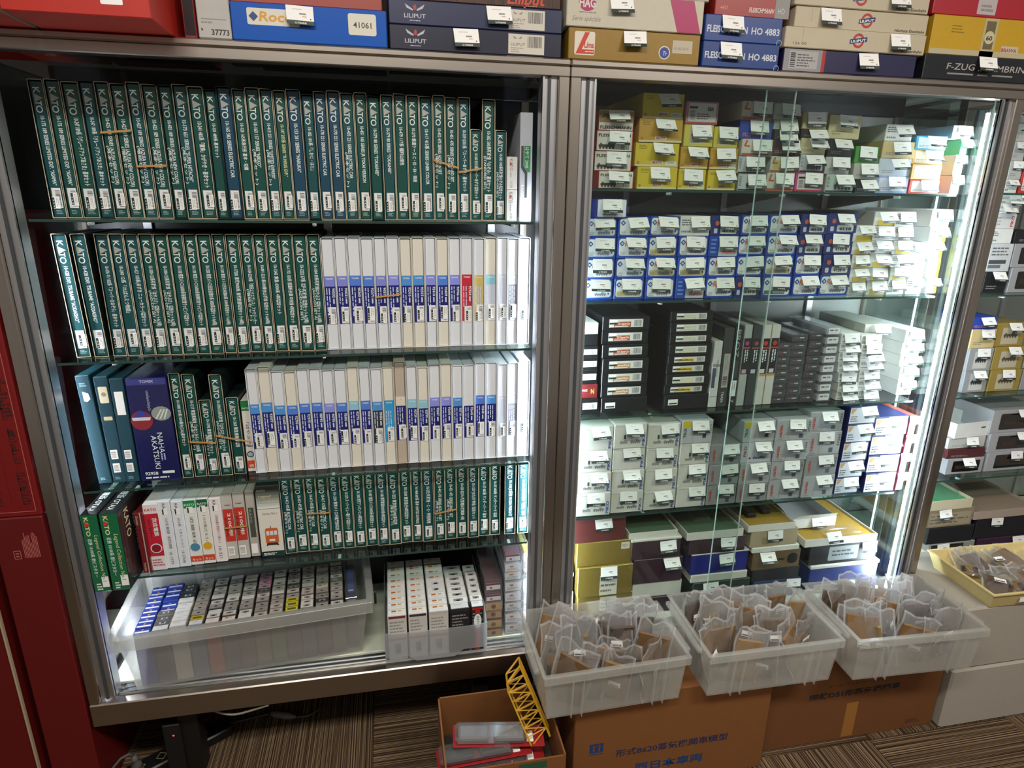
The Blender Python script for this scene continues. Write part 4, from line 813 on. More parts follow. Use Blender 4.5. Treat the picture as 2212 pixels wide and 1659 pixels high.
# third shelf behind the doors
BKM = mat('#17191c', .35, noise=.1, nscale=8, coat=.15)
def pile(n, ul, ur, vs, draws, label, Y=Y1, d=.24, tp=(0, 0)):
    um = (ul+ur)/2; zb = onY(um, vs[0], Y).z; z = Q3+.0008
    for k in range(len(vs)-1):
        f = k/max(1, len(vs)-2); a = onY(ul+tp[0]*f, vs[k], Y).x; b = onY(ur+tp[1]*f, vs[k], Y).x
        h = onY(um, vs[k+1], Y).z - onY(um, vs[k], Y).z; w = qz(b-a, .0004)
        t = thing('wagon_set_box', label % nth(k+1), 'box', (a, Y+R.uniform(-.006, .006), z), R.uniform(-.02, .02), 'flat boxes on the third sliding-door shelf')
        m = BKM if draws[k] != 'red' else card('#6e2024'); m = card('#cfcfca') if draws[k] == 'white' else m
        part(carton(w, qz(h-.0006, .0002), d, m), 'carton', t)
        g = MB(); hh = h-.0006
        if isinstance(draws[k], tuple): st_black(*draws[k])(g, w, hh, k)
        elif draws[k] == 'red': g.text('CAR 3-PACK', w*.05, hh*.5, hh*.22, E1, LET, 0, w*.5); g.text('N', w*.7, hh*.35, hh*.45, E1, mat('#d9b92e', .4), 0, w*.14, 'l', .03)
        elif draws[k] == 'tag': g.rect(w*.08, hh*.3, w*.3, hh*.7, E1, PAPER); g.rect(w*.1, hh*.36, w*.28, hh*.46, E2, BAND)
        elif draws[k] == 'lab': g.rect(w*.3, hh*.3, w*.95, hh*.75, E1, PAPER); g.barcode(w*.55, hh*.36, w*.85, hh*.68, E2, INKG, 9)
        if g.f: part(g, 'printed_label', t, kind='stuff')
        z += h
OR = ('#b0502a', 'TTX SuperCar'); TA = ('#b98a5a', 'RunnerPack'); GN = ('#c9c4b2', 'Western Pacific'); YE = ('#d9b92e', 'Railbox')
pile(1, 1243, 1291, [889, 857, 826, 796, 768, 742, 716, 691], ['lab', 'red', 'lab', 'lab', 'lab', 'tag', 'white'], '%s flat box up in the partly hidden pile at the paired posts')
pile(2, 1298, 1396, [890, 859, 831, 801, 773, 744, 713.4, 683], ['tag', TA, TA, TA, OR, OR, OR], '%s black flat box up in the pile with orange and tan labels', tp=(3, 5))
pile(3, 1434, 1528, [881, 850, 830, 806, 784, 764, 740, 718.5, 693, 670], ['tag', YE, ('#d9d0a0', 'Grand Imperial'), YE, YE, GN, GN, GN, GN], '%s black flat box up in the pile with yellow and white labels', tp=(15, 10))
def upright(ul, ur, vb, vt, body, draw, label, Y=Y1, d=.22):
    a = onY(ul, vb, Y).x; b = onY(ur, vb, Y).x; w = b-a-.001; h = onY(ul, vt, Y).z - onY(ul, vb, Y).z
    t = thing('train_case', label, 'case', (a, Y, Q3+.0008), 0, 'upright cases on the third sliding-door shelf'); part(MB().box((0, 0, 0), (w, d, h), body, .0012), 'case_body', t)
    g = MB(); draw(g, w, h); part(g, 'printed_label', t, kind='stuff')
def u1(g, w, h): g.rect(w*.05, h*.62, w*.95, h*.66, E1, INKG); g.rect(w*.1, h*.3, w*.5, h*.6, E1, mat('#4a4f66', .4)); g.text('MICROACE', w*.5, h*.72, w*.3, E1, mat('#4a4a50', .4), -PI/2, h*.25); g.rect(w*.05, h*.16, w*.95, h*.17, E1, INKG)
def u2(g, w, h): g.rect(w*.2, h*.25, w*.85, h*.68, E1, mat('#a9a79e', .4)); g.barcode(w*.3, h*.28, w*.75, h*.4, E2, BLK, 9, True); g.words(w*.3, h*.44, w*.7, h*.66, E2, INKG, 2, 2, .5, True); g.text('TRAIN', w*.3, h*.2, w*.4, E1, LET, -PI/2, h*.14)
def u3(g, w, h): g.text('PROZ', w*.25, h*.96, w*.62, E1, mat('#b9b9b0', .4), -PI/2, h*.34, 'l', .0); g.rect(w*.2, h*.36, w*.8, h*.58, E1, mat('#3a3c40', .4)); g.rect(w*.15, h*.13, w*.85, h*.33, E1, PAPER); g.words(w*.25, h*.15, w*.75, h*.31, E2, INKG, 2, 3, .4, True); g.text('N', w*.3, h*.05, w*.5, E1, LET, 0, w*.4)
def u4(mg, st):
    def f(g, w, h):
        g.rect(w*.05, h*.40, w*.95, h*.84, E1, mat('#1c1c20', .35)); g.rect(w*.05, h*.715, w*.95, h*.735, E2, mat(mg, .4)); g.disc(w*.5, h*.78, w*.26, E2, mat(mg, .4)); g.words(w*.25, h*.48, w*.8, h*.70, E2, LET, 2, 3, .5, True); g.rect(w*.2, h*.41, w*.75, h*.46, E2, mat(st, .4))
        if mg == '#b9342a': g.rect(w*.02, h*.37, w*.98, h*.40, E1, mat('#b98a4a', .4))
    return f
upright(1530, 1548, 870, 727, card('#c9cac6'), u1, 'white rounded case at the black pile, upright on the third door shelf')
upright(1549.5, 1569.5, 869, 698, mat('#3c3d3c', .4), u2, 'dark grey case with a light grey label, upright on the third door shelf')
upright(1571, 1589, 868, 695, mat('#17181a', .35), u3, 'black case with large silver lettering, upright on the third door shelf')
upright(1590.5, 1607, 868, 693, card('#b4b4b0'), u4('#b9427a', '#d9a0b4'), 'grey case with a magenta stripe, upright on the third door shelf')
upright(1609.5, 1627, 867, 694, mat('#37393c', .4), u4('#9a4a58', '#c9c9c9'), 'charcoal case with a dull red stripe, upright on the third door shelf')
upright(1628.5, 1647, 866, 694, card('#c2c1b6'), u4('#b9342a', '#c9c9c9'), 'first cream case with a red stripe, upright on the third door shelf')
upright(1648, 1666, 866, 694, card('#c2c1b6'), u4('#b9342a', '#c9c9c9'), 'second cream case with a red stripe, next to the clear boxes')
# little clear boxes, three stacks, and a white stack
def crystal(a, w, h, d, Y, z, lab, grp, label_c, inner, tagm=None, rot=0):
    t = thing('crystal_box', lab, 'box', (a, Y, z), rot, grp)
    part(MB().box((0, 0, 0), (w, d, h), CRYSTAL, .0012), 'clear_case', t)
    i = part(MB().box((w*.06, .004, h*.08), (w*.94, d-.004, h*.72), inner, .001), 'wagon', t)
    g = MB(); g.rrect(w*.10, h*.16, w*.90, h*.86, .0015, label_c, h*.1); g.rect(w*.2, h*.5, w*.44, h*.66, .0012, mat('#8c3a40', .5)); g.words(w*.5, h*.45, w*.84, h*.72, .0012, LET if label_c is BLK else INKG, 1, int(a*999), .6); part(g, 'end_label', t, kind='stuff')
for c, (ulb, urb, ult, urt) in enumerate(((1667.5, 1697, 1682, 1712), (1698, 1728, 1715, 1749), (1729, 1759, 1753, 1783))):
    n = (9, 9, 9)[c]; va, vb = 858, (727, 711, 708)[c]
    for k in range(n):
        f = k/(n-1); ul = ulb+(ult-ulb)*f; ur = urb+(urt-urb)*f; v0 = va+(vb-va)*k/n; v1 = va+(vb-va)*(k+1)/n
        a = onY(ul, v0, Y1).x; b = onY(ur, v0, Y1).x; um = (ulb+urb)/2
        z0 = Q3 + .0008 + onY(um, v0, Y1).z - onY(um, va, Y1).z; h = onY(um, v1, Y1).z - onY(um, v0, Y1).z
        crystal(a, b-a-.001, h-.0008, .16, Y1+R.uniform(0, .006), z0, 'little clear wagon box, %s layer of the %s dark stack from the upright cases' % (nth(k+1), nth(c+1)), 'clear wagon boxes on the third sliding-door shelf', BLK, mat('#33363c', .5))
for k in range(8):
    f = k/7; va, vb = 868, 706; v0 = va+(vb-va)*k/8; v1 = va+(vb-va)*(k+1)/8; ul = 1762+22*f; ur = 1790+24*f
    a = onY(ul, v0, Y1).x; b = onY(ur, v0, Y1).x; z0 = Q3 + .0008 + onY(1776, v0, Y1).z-onY(1776, va, Y1).z; h = onY(1776, v1, Y1).z-onY(1776, v0, Y1).z
    crystal(a, b-a, h-.0008, .17, Y1-.004, z0, 'clear box with a plain white end, %s up beside the dark clear boxes' % nth(k+1), 'white ended clear boxes on the third sliding-door shelf', PAPER, mat('#b9bcc0', .5))
column(9, A3, Q3, Y1, 1808, 1849, [851, 832, 812, 790, 768, 746, 727, 705], ['wh', 'wh', 'wh', 'wh', 'wh', 'wh', 'wh'], offs={k: (2*k*.6, 2*k*.6) for k in range(8)})
column(10, A3, Q3, Y1, 1853, 1898, [850, 829, 809, 786, 765, 748, 730, 711], ['wh']*7, offs={k: (2*k*.6, 2*k*.7) for k in range(8)})
column(11, A3, Q3, Y1+.02, 1934, 1984, [857, 826, 796, 772, 745, 717], ['wh']*5, offs={k: (4*k, 6*k) for k in range(6)}, d=.25)
column(12, A3, Q3, Y1+.02, 1990, 2020, [852, 822, 795, 770, 742], ['wh']*4, offs={k: (5*k, 6*k) for k in range(6)}, d=.25)
x = onY(1868, 711, Y1+.03).x; t = thing('locomotive_box', 'long grey white lidded box lying across the tagged white boxes, third door shelf', 'box', (x, Y1+.03, Q3 + onY(1875, 711, Y1).z - onY(1875, 850, Y1).z + .0008), -.03); part(carton(.09, .026, .22, card('#c2c2b8')), 'carton', t); add_tag(t, .09, .026, 5, .6, 4)
# fourth shelf
Y4 = .095
P = [(1, 1226, 1241.5, [1117, 1069, 1026, 980], ['pi']*3), (2, 1243, 1316, [1117, 1069, 1026, 979, 927], ['pi']*4), (3, 1318, 1387, [1112, 1066.6, 1021, 973, 921], ['pi']*4), (4, 1389, 1457, [1104, 1064, 1017, 971.6, 920], ['pi']*4), (5, 1459, 1522, [1097, 1054, 1004.6, 959, 909.6], ['pi', 'pi', 'pi', 'tx']),
     (6, 1524, 1588, [1086, 1042.5, 999.5, 956.5], ['m1']*3), (7, 1590, 1655, [1079.5, 1040, 995.7, 951, 906], ['m1', 'm2', 'pb', 'tx']), (8, 1657, 1727, [1075, 1032, 992, 947.6, 902], ['m2']*4), (9, 1729, 1796, [1072, 1026, 983, 933.7, 890.6], ['m2', 'm1', 'm2', 'm2']),
     (10, 1802, 1854, [1066, 1031, 995.7, 955, 916, 878], ['b5']*5), (11, 1861, 1927, [1064, 1023.5, 987, 945, 904.6], ['b5']*4), (12, 1932, 1976, [1062, 1025, 985, 945, 905], ['rw5']*4)]
for n, a, b, vs, stl in P:
    dv = 1117 - vs[0]                           # rest every stack on the shelf
    column(n, A4, Q4, Y4, a, b, vs, stl, offs={k: (k*(2+max(0, n-3)*.7), k*(2.5+max(0, n-3)*.9)) for k in range(6)}, d=.28, tags=True if n > 1 else ())
# deck: presentation boxes with lids
def giftbox(a, w, h, d, Y, z, body, label, lidc=None, lid=0.0, foam=None, inside=None, tagx=None, rot=0.0, draw=None, name='presentation_box', cat='box', grp=None):
    t = thing(name, label, cat, (a, Y, z), rot, grp); g = MB()
    if foam:
        tk = .003
        for lo, hi in (((0, 0, 0), (w, tk, h)), ((0, d-tk, 0), (w, d, h)), ((0, tk, 0), (tk, d-tk, h)), ((w-tk, tk, 0), (w, d-tk, h)), ((tk, tk, 0), (w-tk, d-tk, .003))): g.box(lo, hi, lidc or body)
        part(g, 'tray', t)
        f = MB(); f.box((tk+.0005, tk+.0005, .0035), (w-tk-.0005, d-tk-.0005, h*.72), foam); part(f, 'foam', t)
        for k, (x0, y0, x1, y1, m) in enumerate(inside or ()): part(MB().box((x0*w, y0*d, h*.7), (x1*w, y1*d, h*.7+.016), m, .003), 'locomotive', t)
    else:
        g.box((0, 0, 0), (w, d, h-lid), body, .0015); part(g, 'box_base', t)
        if lid: part(MB().box((-.002, -.002, h-lid+.0003), (w+.002, d+.002, h), lidc, .0015), 'lid', t)
    if draw: g = MB(); draw(g, w, h); part(g, 'printed_label', t, kind='stuff')
    if tagx is not None: add_tag(t, w, h-lid if not foam else h, int(a*1000) % 97, tagx, None, -.003 if lid else 0)
    return t
def stack_deck(ul, ur, vs, specs, Y=.10, d=.25, z0=ZD+.0008):
    um = (ul+ur)/2; z = z0
    for k, sp in enumerate(specs):
        a = onY(ul+sp.get('dx', 0), vs[k], Y).x; b = onY(ur+sp.get('dx', 0)+sp.get('dw', 0), vs[k], Y).x
        h = onY(um, vs[k+1], Y).z - (onY(um, vs[k], Y).z if k else z0)
        sp = dict(sp); sp.pop('dx', 0); sp.pop('dw', 0)
        giftbox(a, b-a, h-.0008, sp.pop('d', d), Y + R.uniform(-.004, .004), z, grp='presentation boxes on the showcase deck', **sp); z += h
GOLD = mat('#8a7434', .35, .3, noise=.1, nscale=30); WHL = card('#d6d4ca'); PUR = mat('#3a2430', .4, noise=.15, nscale=9); MAR = mat('#5a2a28', .45, noise=.1); FG = mat('#4f6a54', .9, bump=.3, nscale=300); FY = mat('#a8862e', .9, bump=.3, nscale=300); DK = mat('#1c1c20', .5)
def dl(x0, z0, x1, z1, c='#d6d2c2', txt=True):
    def f(g, w, h):
        g.rect(w*x0, h*z0, w*x1, h*z1, E1, mat(c, .45))
        if txt: g.words(w*(x0+.02), h*(z0+.06), w*(x1-.02), h*(z1-.06), E2, mat('#6a675e', .5), 3, 4, .35)
    return f
stack_deck(1205, 1236, [1360, 1318, 1278, 1238, 1200, 1162, 1128], [dict(body=card('#7a1e30'), label='narrow crimson box lowest in the part hidden deck pile at the post'), dict(body=WHL, label='narrow white box in the part hidden deck pile at the post'), dict(body=card('#7a1e30'), label='narrow crimson box amid the part hidden deck pile at the post', lidc=WHL, lid=.012), dict(body=PUR, label='narrow plum box in the part hidden deck pile at the post'), dict(body=WHL, label='narrow cream box near the top of the part hidden deck pile'), dict(body=card('#a82a28'), label='narrow red box on top of the part hidden deck pile')], .12)
stack_deck(1246, 1362, [1345, 1285, 1222, 1171, 1121], [dict(body=GOLD, label='gold box lowest in the gold pile on the deck', draw=dl(.4, .3, .7, .9)), dict(body=GOLD, label='gold box with a cream label, second up in the gold pile', draw=dl(.4, .02, .72, .7), tagx=.55), dict(body=GOLD, label='gold box with a small corner sticker under the maroon box', dw=4, draw=dl(.78, .62, .93, .9)), dict(body=MAR, label='maroon box topping the gold pile on the deck', dx=-6, dw=-6, tagx=.55)], .10)
stack_deck(1366, 1470, [1335, 1288, 1258, 1206, 1162, 1149], [dict(body=PUR, label='plum box lowest under the yellow foam tray on the deck'), dict(body=WHL, lidc=WHL, foam=mat('#b5a23a', .9), label='white tray with yellow foam between plum boxes on the deck', inside=((.3, .3, .5, .6, DK),)), dict(body=PUR, label='plum box with a tag, second from the top beside the gold pile', tagx=.75), dict(body=PUR, lidc=WHL, lid=.008, label='plum box with a white rim below the green foam tray', tagx=.72, dx=-3), dict(body=WHL, lidc=WHL, foam=FG, label='white tray with green foam and a black locomotive beside the gold pile', inside=((.1, .45, .75, .62, DK),), dx=-6)], .10, .26)
stack_deck(1492, 1612, [1306, 1254, 1238, 1194, 1162, 1146], [dict(body=card('#2a3a34'), label='dark green box with a tag beneath the royal blue box', tagx=.3), dict(body=WHL, label='thin white tray beneath the royal blue box'), dict(body=mat('#28308a', .3, coat=.4), lidc=WHL, lid=.004, label='royal blue presentation box on the deck', tagx=.6), dict(body=PUR, label='plum box between the royal blue box and the green foam tray', tagx=.68, dx=-4), dict(body=WHL, lidc=WHL, foam=FG, label='white tray with green foam and a bagged model above the blue box', inside=((.3, .25, .6, .7, FILM),), dx=-8)], .10, .27)
stack_deck(1624, 1724, [1291, 1254, 1228, 1190, 1179, 1145, 1131], [dict(body=mat('#2a3f6a', .4), label='slate blue box with small emblems low in the tan pile', tagx=.85, draw=dl(.05, .3, .6, .8, '#3a5a78')), dict(body=DK, label='black box in the middle of the tan pile on the deck'), dict(body=mat('#6a5434', .45, noise=.15), label='brown box with a round black badge in the tan pile', tagx=.28, draw=lambda g, w, h: (g.disc(w*.84, h*.5, h*.3, E1, BLK), g.words(w*.5, h*.4, w*.75, h*.6, E1, BLK, 1, 3))), dict(body=WHL, label='white lid beneath the tan box on the deck'), dict(body=card('#a8987a'), label='tan box with grey print below the ochre foam tray', tagx=.5, dx=-4, draw=dl(.24, .1, .64, .62, '#a08f70')), dict(body=WHL, lidc=WHL, foam=FY, label='white tray with ochre foam and two dark models on the tan pile', inside=((.18, .2, .38, .75, DK), (.55, .25, .75, .8, DK)), dx=-8)], .10, .28)
def navyl(g, w, h): g.rrect(w*.06, h*.1, w*.7, h*.85, E1, mat('#b9b4a2', .45), h*.1); g.words(w*.1, h*.3, w*.6, h*.7, E2, INKG, 2, 2, .4); g.poly([(w*.8, E1, 0), (w*.84, E1, 0), (w*.95, E1, h), (w*.91, E1, h)], mat('#a84a3a', .4))
def blackl(g, w, h): g.rrect(w*.28, h*.16, w*.72, h*.9, E1, mat('#9aa0a2', .35), h*.08); g.words(w*.33, h*.35, w*.66, h*.75, E2, mat('#3a3c40', .4), 2, 2, .4)
stack_deck(1746, 1888, [1275, 1252, 1215, 1175], [dict(body=mat('#2a3878', .35), label='navy box with a cream plate low in the deck pile by the light strip', draw=navyl, tagx=.55), dict(body=mat('#2a3878', .35), lidc=WHL, lid=.012, label='navy box with torn white lid in the deck pile by the light strip', d=.28), dict(body=mat('#1a1b1f', .35), label='black box with a silver plate in the deck pile by the light strip', draw=blackl, tagx=.86)], .10, .27)
zt = onY(1817, 1175, .10).z + .0004
a = onY(1738, 1175, .10).x; w = onY(1890, 1175, .10).x - a
t = giftbox(a, w, .026, .27, .098, zt+.0006, WHL, 'white tray with yellow foam holding a bagged model by the light strip', lidc=WHL, foam=FY, inside=((.35, .03, .8, .22, FILM),), tagx=None)
add_tag(t, w, .05, 4, .36, 2)
a2 = onY(1722, 1120, .10).x + .035; t = thing('open_carton', 'white carton with raised flaps lying open on the deck pile by the light strip', 'box', (a2, .168, zt+.0278), .0)
g = MB(); cw = .165; cdp = .2; chh = .035; tk = .0016; m = card('#d9dad8')
for lo, hi in (((0, 0, 0), (cw, cdp, tk)), ((0, 0, tk), (tk, cdp, chh)), ((cw-tk, 0, tk), (cw, cdp, chh)), ((tk, cdp-tk, tk), (cw-tk, cdp, chh)), ((tk, 0, tk), (cw-tk, tk, chh))): g.box(lo, hi, m)
part(g, 'carton', t)
fl = MB(); fl.add([(.005, 0, chh), (cw-.005, 0, chh), (cw-.012, -.02, chh+.022), (.012, -.02, chh+.022), (.005, .0015, chh), (cw-.005, .0015, chh), (cw-.012, -.0185, chh+.022), (.012, -.0185, chh+.022)], [(0,1,2,3),(7,6,5,4),(0,3,7,4),(1,5,6,2),(3,2,6,7)], m); part(fl, 'flap', t)
fl = MB(); fl.add([(0, .02, chh), (0, cdp-.02, chh), (-.022, cdp-.04, chh+.028), (-.022, .04, chh+.028), (0, .02, chh+.0015), (0, cdp-.02, chh+.0015), (-.022, cdp-.04, chh+.0295), (-.022, .04, chh+.0295)], [(0,1,2,3),(7,6,5,4),(0,3,7,4),(1,5,6,2),(3,2,6,7),(0,4,5,1)], card('#a88a54')); part(fl, 'flap', t, label='brown inner flap')
add_tag(t, cw, chh, 3, .6, 0)
# ================================================================== bins on the deck of the open showcase
def bin_walls(g, w, d, h, m, tk=.0022, taper=.012, rim=.012, y_cut=None):
    # open tub with sloping walls: bottom at z 0, outer rim size w x d
    def loop(e, z): return [(e, e, z), (w-e, e, z), (w-e, d-e, z), (e, d-e, z)]
    L = [loop(taper, 0), loop(rim*.55, h-.006), loop(rim*.5, h-.004), loop(0, h-.004), loop(0, h), loop(rim*.5+tk, h), loop(taper+tk, tk)]
    vs = []; fs = []
    for l in L: vs += l
    for i in range(len(L)-1):
        for k in range(4): fs.append((i*4+k, i*4+(k+1) % 4, (i+1)*4+(k+1) % 4, (i+1)*4+k))
    fs.append((3, 2, 1, 0)); n = (len(L)-1)*4; fs.append((n, n+1, n+2, n+3)); g.add(vs, fs, m)
ba = .085; bo = Vector((.074, -.012, .3155)); bw, bd, bh = .640, .300, .182
t = thing('storage_tub', 'large frosted plastic tub full of little upright boxes, on the open showcase deck', 'bin', bo, ba)
g = MB(); bin_walls(g, bw, bd, bh, PLASTIC, taper=.035, rim=.028); part(g, 'tub', t)
g = MB(); g.box((.002, -.0035, bh-.034), (bw-.002, -.0005, bh), PLASTIC, .001); part(g, 'rim_skirt', t)
for x in (0, bw): part(MB().box((x-.004 if x == 0 else x, .03, bh-.03), (x if x == 0 else x+.004, bd-.03, bh-.001), PLASTIC), 'handle_flange', t)
part(MB().box((bw+.0045, .06, bh-.055), (bw+.012, .09, bh-.012), mat('#1a1a1c', .5), .003), 'latch', t)
LAB = {}
def upright_box(X, Yl, w, d, h, body, top, kind, lab, grp, org, ang, zlift):
    c, s = math.cos(ang), math.sin(ang)
    t = thing('wagon_box', lab, 'box', (org.x + X*c - Yl*s, org.y + X*s + Yl*c, org.z + zlift), (0, 0, ang + R.uniform(-.01, .01)), grp)
    k = (round(w, 4), round(d, 4), round(h, 3), body.name)
    if k not in LAB: LAB[k] = MB().box((0, 0, 0), (w, d, h), body, .001).mesh('wagon_box_body')
    part(LAB[k], 'carton', t)
    k2 = (kind, round(w, 4), round(d, 4), top.name)
    if k2 not in LAB:
        g = MB(); z = .0004
        def r(x0, y0, x1, y1, m, zz=z): g.quad((x0*w, y0*d, zz), (x1*w, y0*d, zz), (x1*w, y1*d, zz), (x0*w, y1*d, zz), m)
        r(.05, .06, .95, .94, top)
        if kind == 'b': r(.08, .12, .92, .42, mat('#d8dce2', .4), z*2); g.poly([(w*.5+d*.16*math.cos(a*PI/4), d*.7+d*.16*math.sin(a*PI/4), z*2) for a in range(8)], mat('#c98a5a', .4))
        elif kind == 'k': r(.3, .3, .7, .7, mat('#b9bcc0', .4), z*2); r(.42, .38, .62, .62, BLK, z*3)
        elif kind == 'w': r(.2, .55, .62, .75, mat('#b9b9b6', .4), z*2); r(.2, .25, .8, .32, mat('#c6c6c4', .4), z*2)
        elif kind == 'g': r(.25, .3, .75, .72, mat('#8a8784', .5), z*2); r(.4, .3, .6, .5, BLK, z*3)
        elif kind == 'o': r(.22, .55, .46, .8, mat('#b9642a', .4), z*2); r(.55, .58, .75, .78, mat('#c9a04a', .4), z*2); r(.2, .25, .8, .34, mat('#c6c6c4', .4), z*2)
        elif kind == 'y': r(.2, .3, .8, .7, mat('#5a5a1a', .4), z*2)
        LAB[k2] = g.mesh('top_label')
    part(LAB[k2], 'top_label', t, (0, 0, h), kind='stuff')
    return t
GY = ['#a8a39c', '#b9b5ae', '#8d8983', '#c6c2bb', '#9c948c', '#b0a79c']
def bodym(h): return mat(h, .5)
q = random.Random(3); pitch = .0208; y0 = .042; h0 = .158
cols = [(.045, .040, 'B', 10), (.087, .040, 'C', 10), (.129, .040, 'D', 9)] + [(.172+.0395*k, .036, 'E', 10) for k in range(10)]
FRONT = ['#2c3f8a', '#3a3f48', '#9a5a34', '#4a5f7a', '#8a3a34', '#33323a', '#4a3238', '#5a5348', '#4a5a3a', '#3a2e38', '#45454a', '#3d3034', '#5a5a52']
nth_box = 0
for ci, (cx, cw, kd, nr) in enumerate(cols):
    for r in range(nr):
        yl = y0 + r*pitch; kind = 'g'; top = q.choice(GY); body = FRONT[ci] if r == 0 else q.choice(('#55504c', '#6a655e', '#3e3c3c', '#7a746c'))
        hh = h0 + q.uniform(-.003, .003)
        if kd == 'B': kind = 'b'; top = '#20368c'; body = '#20368c'
        if kd == 'C':
            if r >= 4: kind = 'b'; top = '#20368c'; body = '#20368c'
            elif r == 0: kind = 'w'; top = '#c6c6c8'
            else: kind = 'k'; top = '#55565a'
        if kd == 'D':
            if r >= 6: kind = 'k'; top = '#2a2c30'; body = '#2a2c30'; hh += .006
            else: kind = 'w'; top = '#d2d2d0'; body = '#a9a8a4'; hh += .004
        if kd == 'E':
            if ci in (7,) and 5 <= r <= 8: top = '#c98aa4'
            if ci == 9 and r < 3: kind = 'y'; top = '#c2b51e'
            if ci == 3 and r == 1: kind = 'y'; top = '#b9a02a'
            if ci == 5 and r == 0: top = '#4a8a86'
            if q.random() < .2: kind = 'w'; top = '#c9c8c4'
            if q.random() < .06: kind = 'o'; top = '#c9c4b8'
        look = {'b': 'blue topped', 'k': 'black topped', 'w': 'white topped', 'g': 'grey topped', 'y': 'yellow topped', 'o': 'orange labelled'}[kind]
        upright_box(cx, yl, cw-.001, pitch-.0012, hh, bodym(body), bodym(top), kind, '%s little box, %s in the %s file from the red boxes, large tub' % (look, nth(r+1), nth(ci+1)), 'little upright boxes in the large tub', bo, ba, .004)
t = thing('crystal_box', 'long clear case with a blue locomotive standing at the latch end of the large tub', 'box', bo + Vector((.568*math.cos(ba) - .05*math.sin(ba), .568*math.sin(ba) + .05*math.cos(ba), .004)), ba)
part(MB().box((0, 0, 0), (.032, .20, .165), CRYSTAL, .001), 'clear_case', t); part(MB().box((.002, .01, .002), (.030, .19, .150), mat('#2a2c3a', .4), .003), 'foam_bed', t); part(MB().box((.006, .04, .1502), (.026, .15, .162), mat('#3a4a8a', .35), .003), 'locomotive', t)

# clear drawer with white boxes
dx0, dy0, dz0, dw, dd = .738, .012, .3155, .282, .30
t = thing('plastic_bin', 'clear plastic bin of white wagon boxes on the open showcase deck', 'bin', (dx0, dy0, dz0), 0)
DRAWP = glass_mat('clear_drawer_plastic', '#f0f2f4', .8, rough=.12, haze=('#eceef0', .28))
part(MB().box((0, 0, .0), (dw, dd, .003), DRAWP), 'tray_floor', t)
g = MB(); hf = .098
g.prism([(0, .02), (.06, .02), (.085, .0), (.19, .0), (.215, .02), (dw, .02), (dw, hf), (dw*.8, hf-.004), (dw*.2, hf-.004), (0, hf)], -.004, -.001, DRAWP); part(g, 'front_panel', t)
g = MB()
for x in (0, dw-.002): g.add([(x, 0, .0031), (x+.002, 0, .0031), (x+.002, dd, .0031), (x, dd, .0031), (x, 0, hf), (x+.002, 0, hf), (x+.002, .05, .125), (x, .05, .125), (x+.002, dd, .125), (x, dd, .125)], [(0,1,2,3),(0,4,5,1),(4,7,6,5),(7,9,8,6),(3,2,8,9),(0,3,9,7,4),(1,5,6,8,2)], DRAWP)
part(g, 'side_wall', t)
DC = [(.010, .052, 8), (.066, .052, 8), (.122, .054, 8), (.180, .055, 7), (.239, .036, 6)]
for ci, (cx, cw, nr) in enumerate(DC):
    for r in range(nr+2):
        back = r >= nr; kind = ('o', 'o', 'o', 'g', 'g')[ci]; top = '#dcdcda' if not back else '#b9b8b6'; body = '#c2c0ba'
        if ci == 2 and r in (3, 4): kind = 'k'; top = '#d6d6d4'
        if ci == 3 and r == 0: body = '#1c1c1e'; kind = 'w'; top = '#c9cacc'
        if ci == 4 and r == 0: body = '#22201f'; kind = 'w'; top = '#d6d6d4'
        if ci == 2 and r == nr: kind = 'y'; top = '#b9a02a'
        yl = .006 + r*.0285
        b = upright_box(cx, yl, cw-.001, .0265, .143 - (.012 if back else 0) - .002*r*(ci == 3), bodym(body), bodym(top), kind, '%s wagon box, %s in the %s file from the latch, clear bin' % ({'o': 'orange labelled white', 'g': 'grey labelled white', 'k': 'black labelled white', 'w': 'dark bodied', 'y': 'yellow topped'}[kind], nth(r+1), nth(ci+1)), 'wagon boxes in the clear drawer', Vector((dx0, dy0, dz0)), 0, .004)
        if r == 0:
            g = MB(); w = cw-.001; H_ = .143
            g.rect(w*.06, H_*.93, w*.94, H_*.98, E1, mat(('#7a2a34', '#3a3436', '#b9b4aa', '#2a2a2c', '#a82a24')[ci], .4)); g.words(w*.1, H_*.60, w*.9, H_*.88, E1, INKG, 4, ci, .4)
            if ci < 3: g.rect(w*.06, H_*.44, w*.94, H_*.49, E1, mat('#b98a7a', .4)); g.barcode(w*.35, H_*.14, w*.65, H_*.36, E1, mat('#5a5856', .4), 9, False, ci)
            if ci == 4: g.rect(w*.32, 0, w*.68, H_*.95, E1, mat('#a82a24', .4)); g.disc(w*.5, H_*.68, w*.3, E2, LET, H_*.16); g.text('KATO', w*.42, H_*.78, w*.3, E2-.0003, BLK, -PI/2, H_*.2)
            part(g, 'front_print', b, kind='stuff')
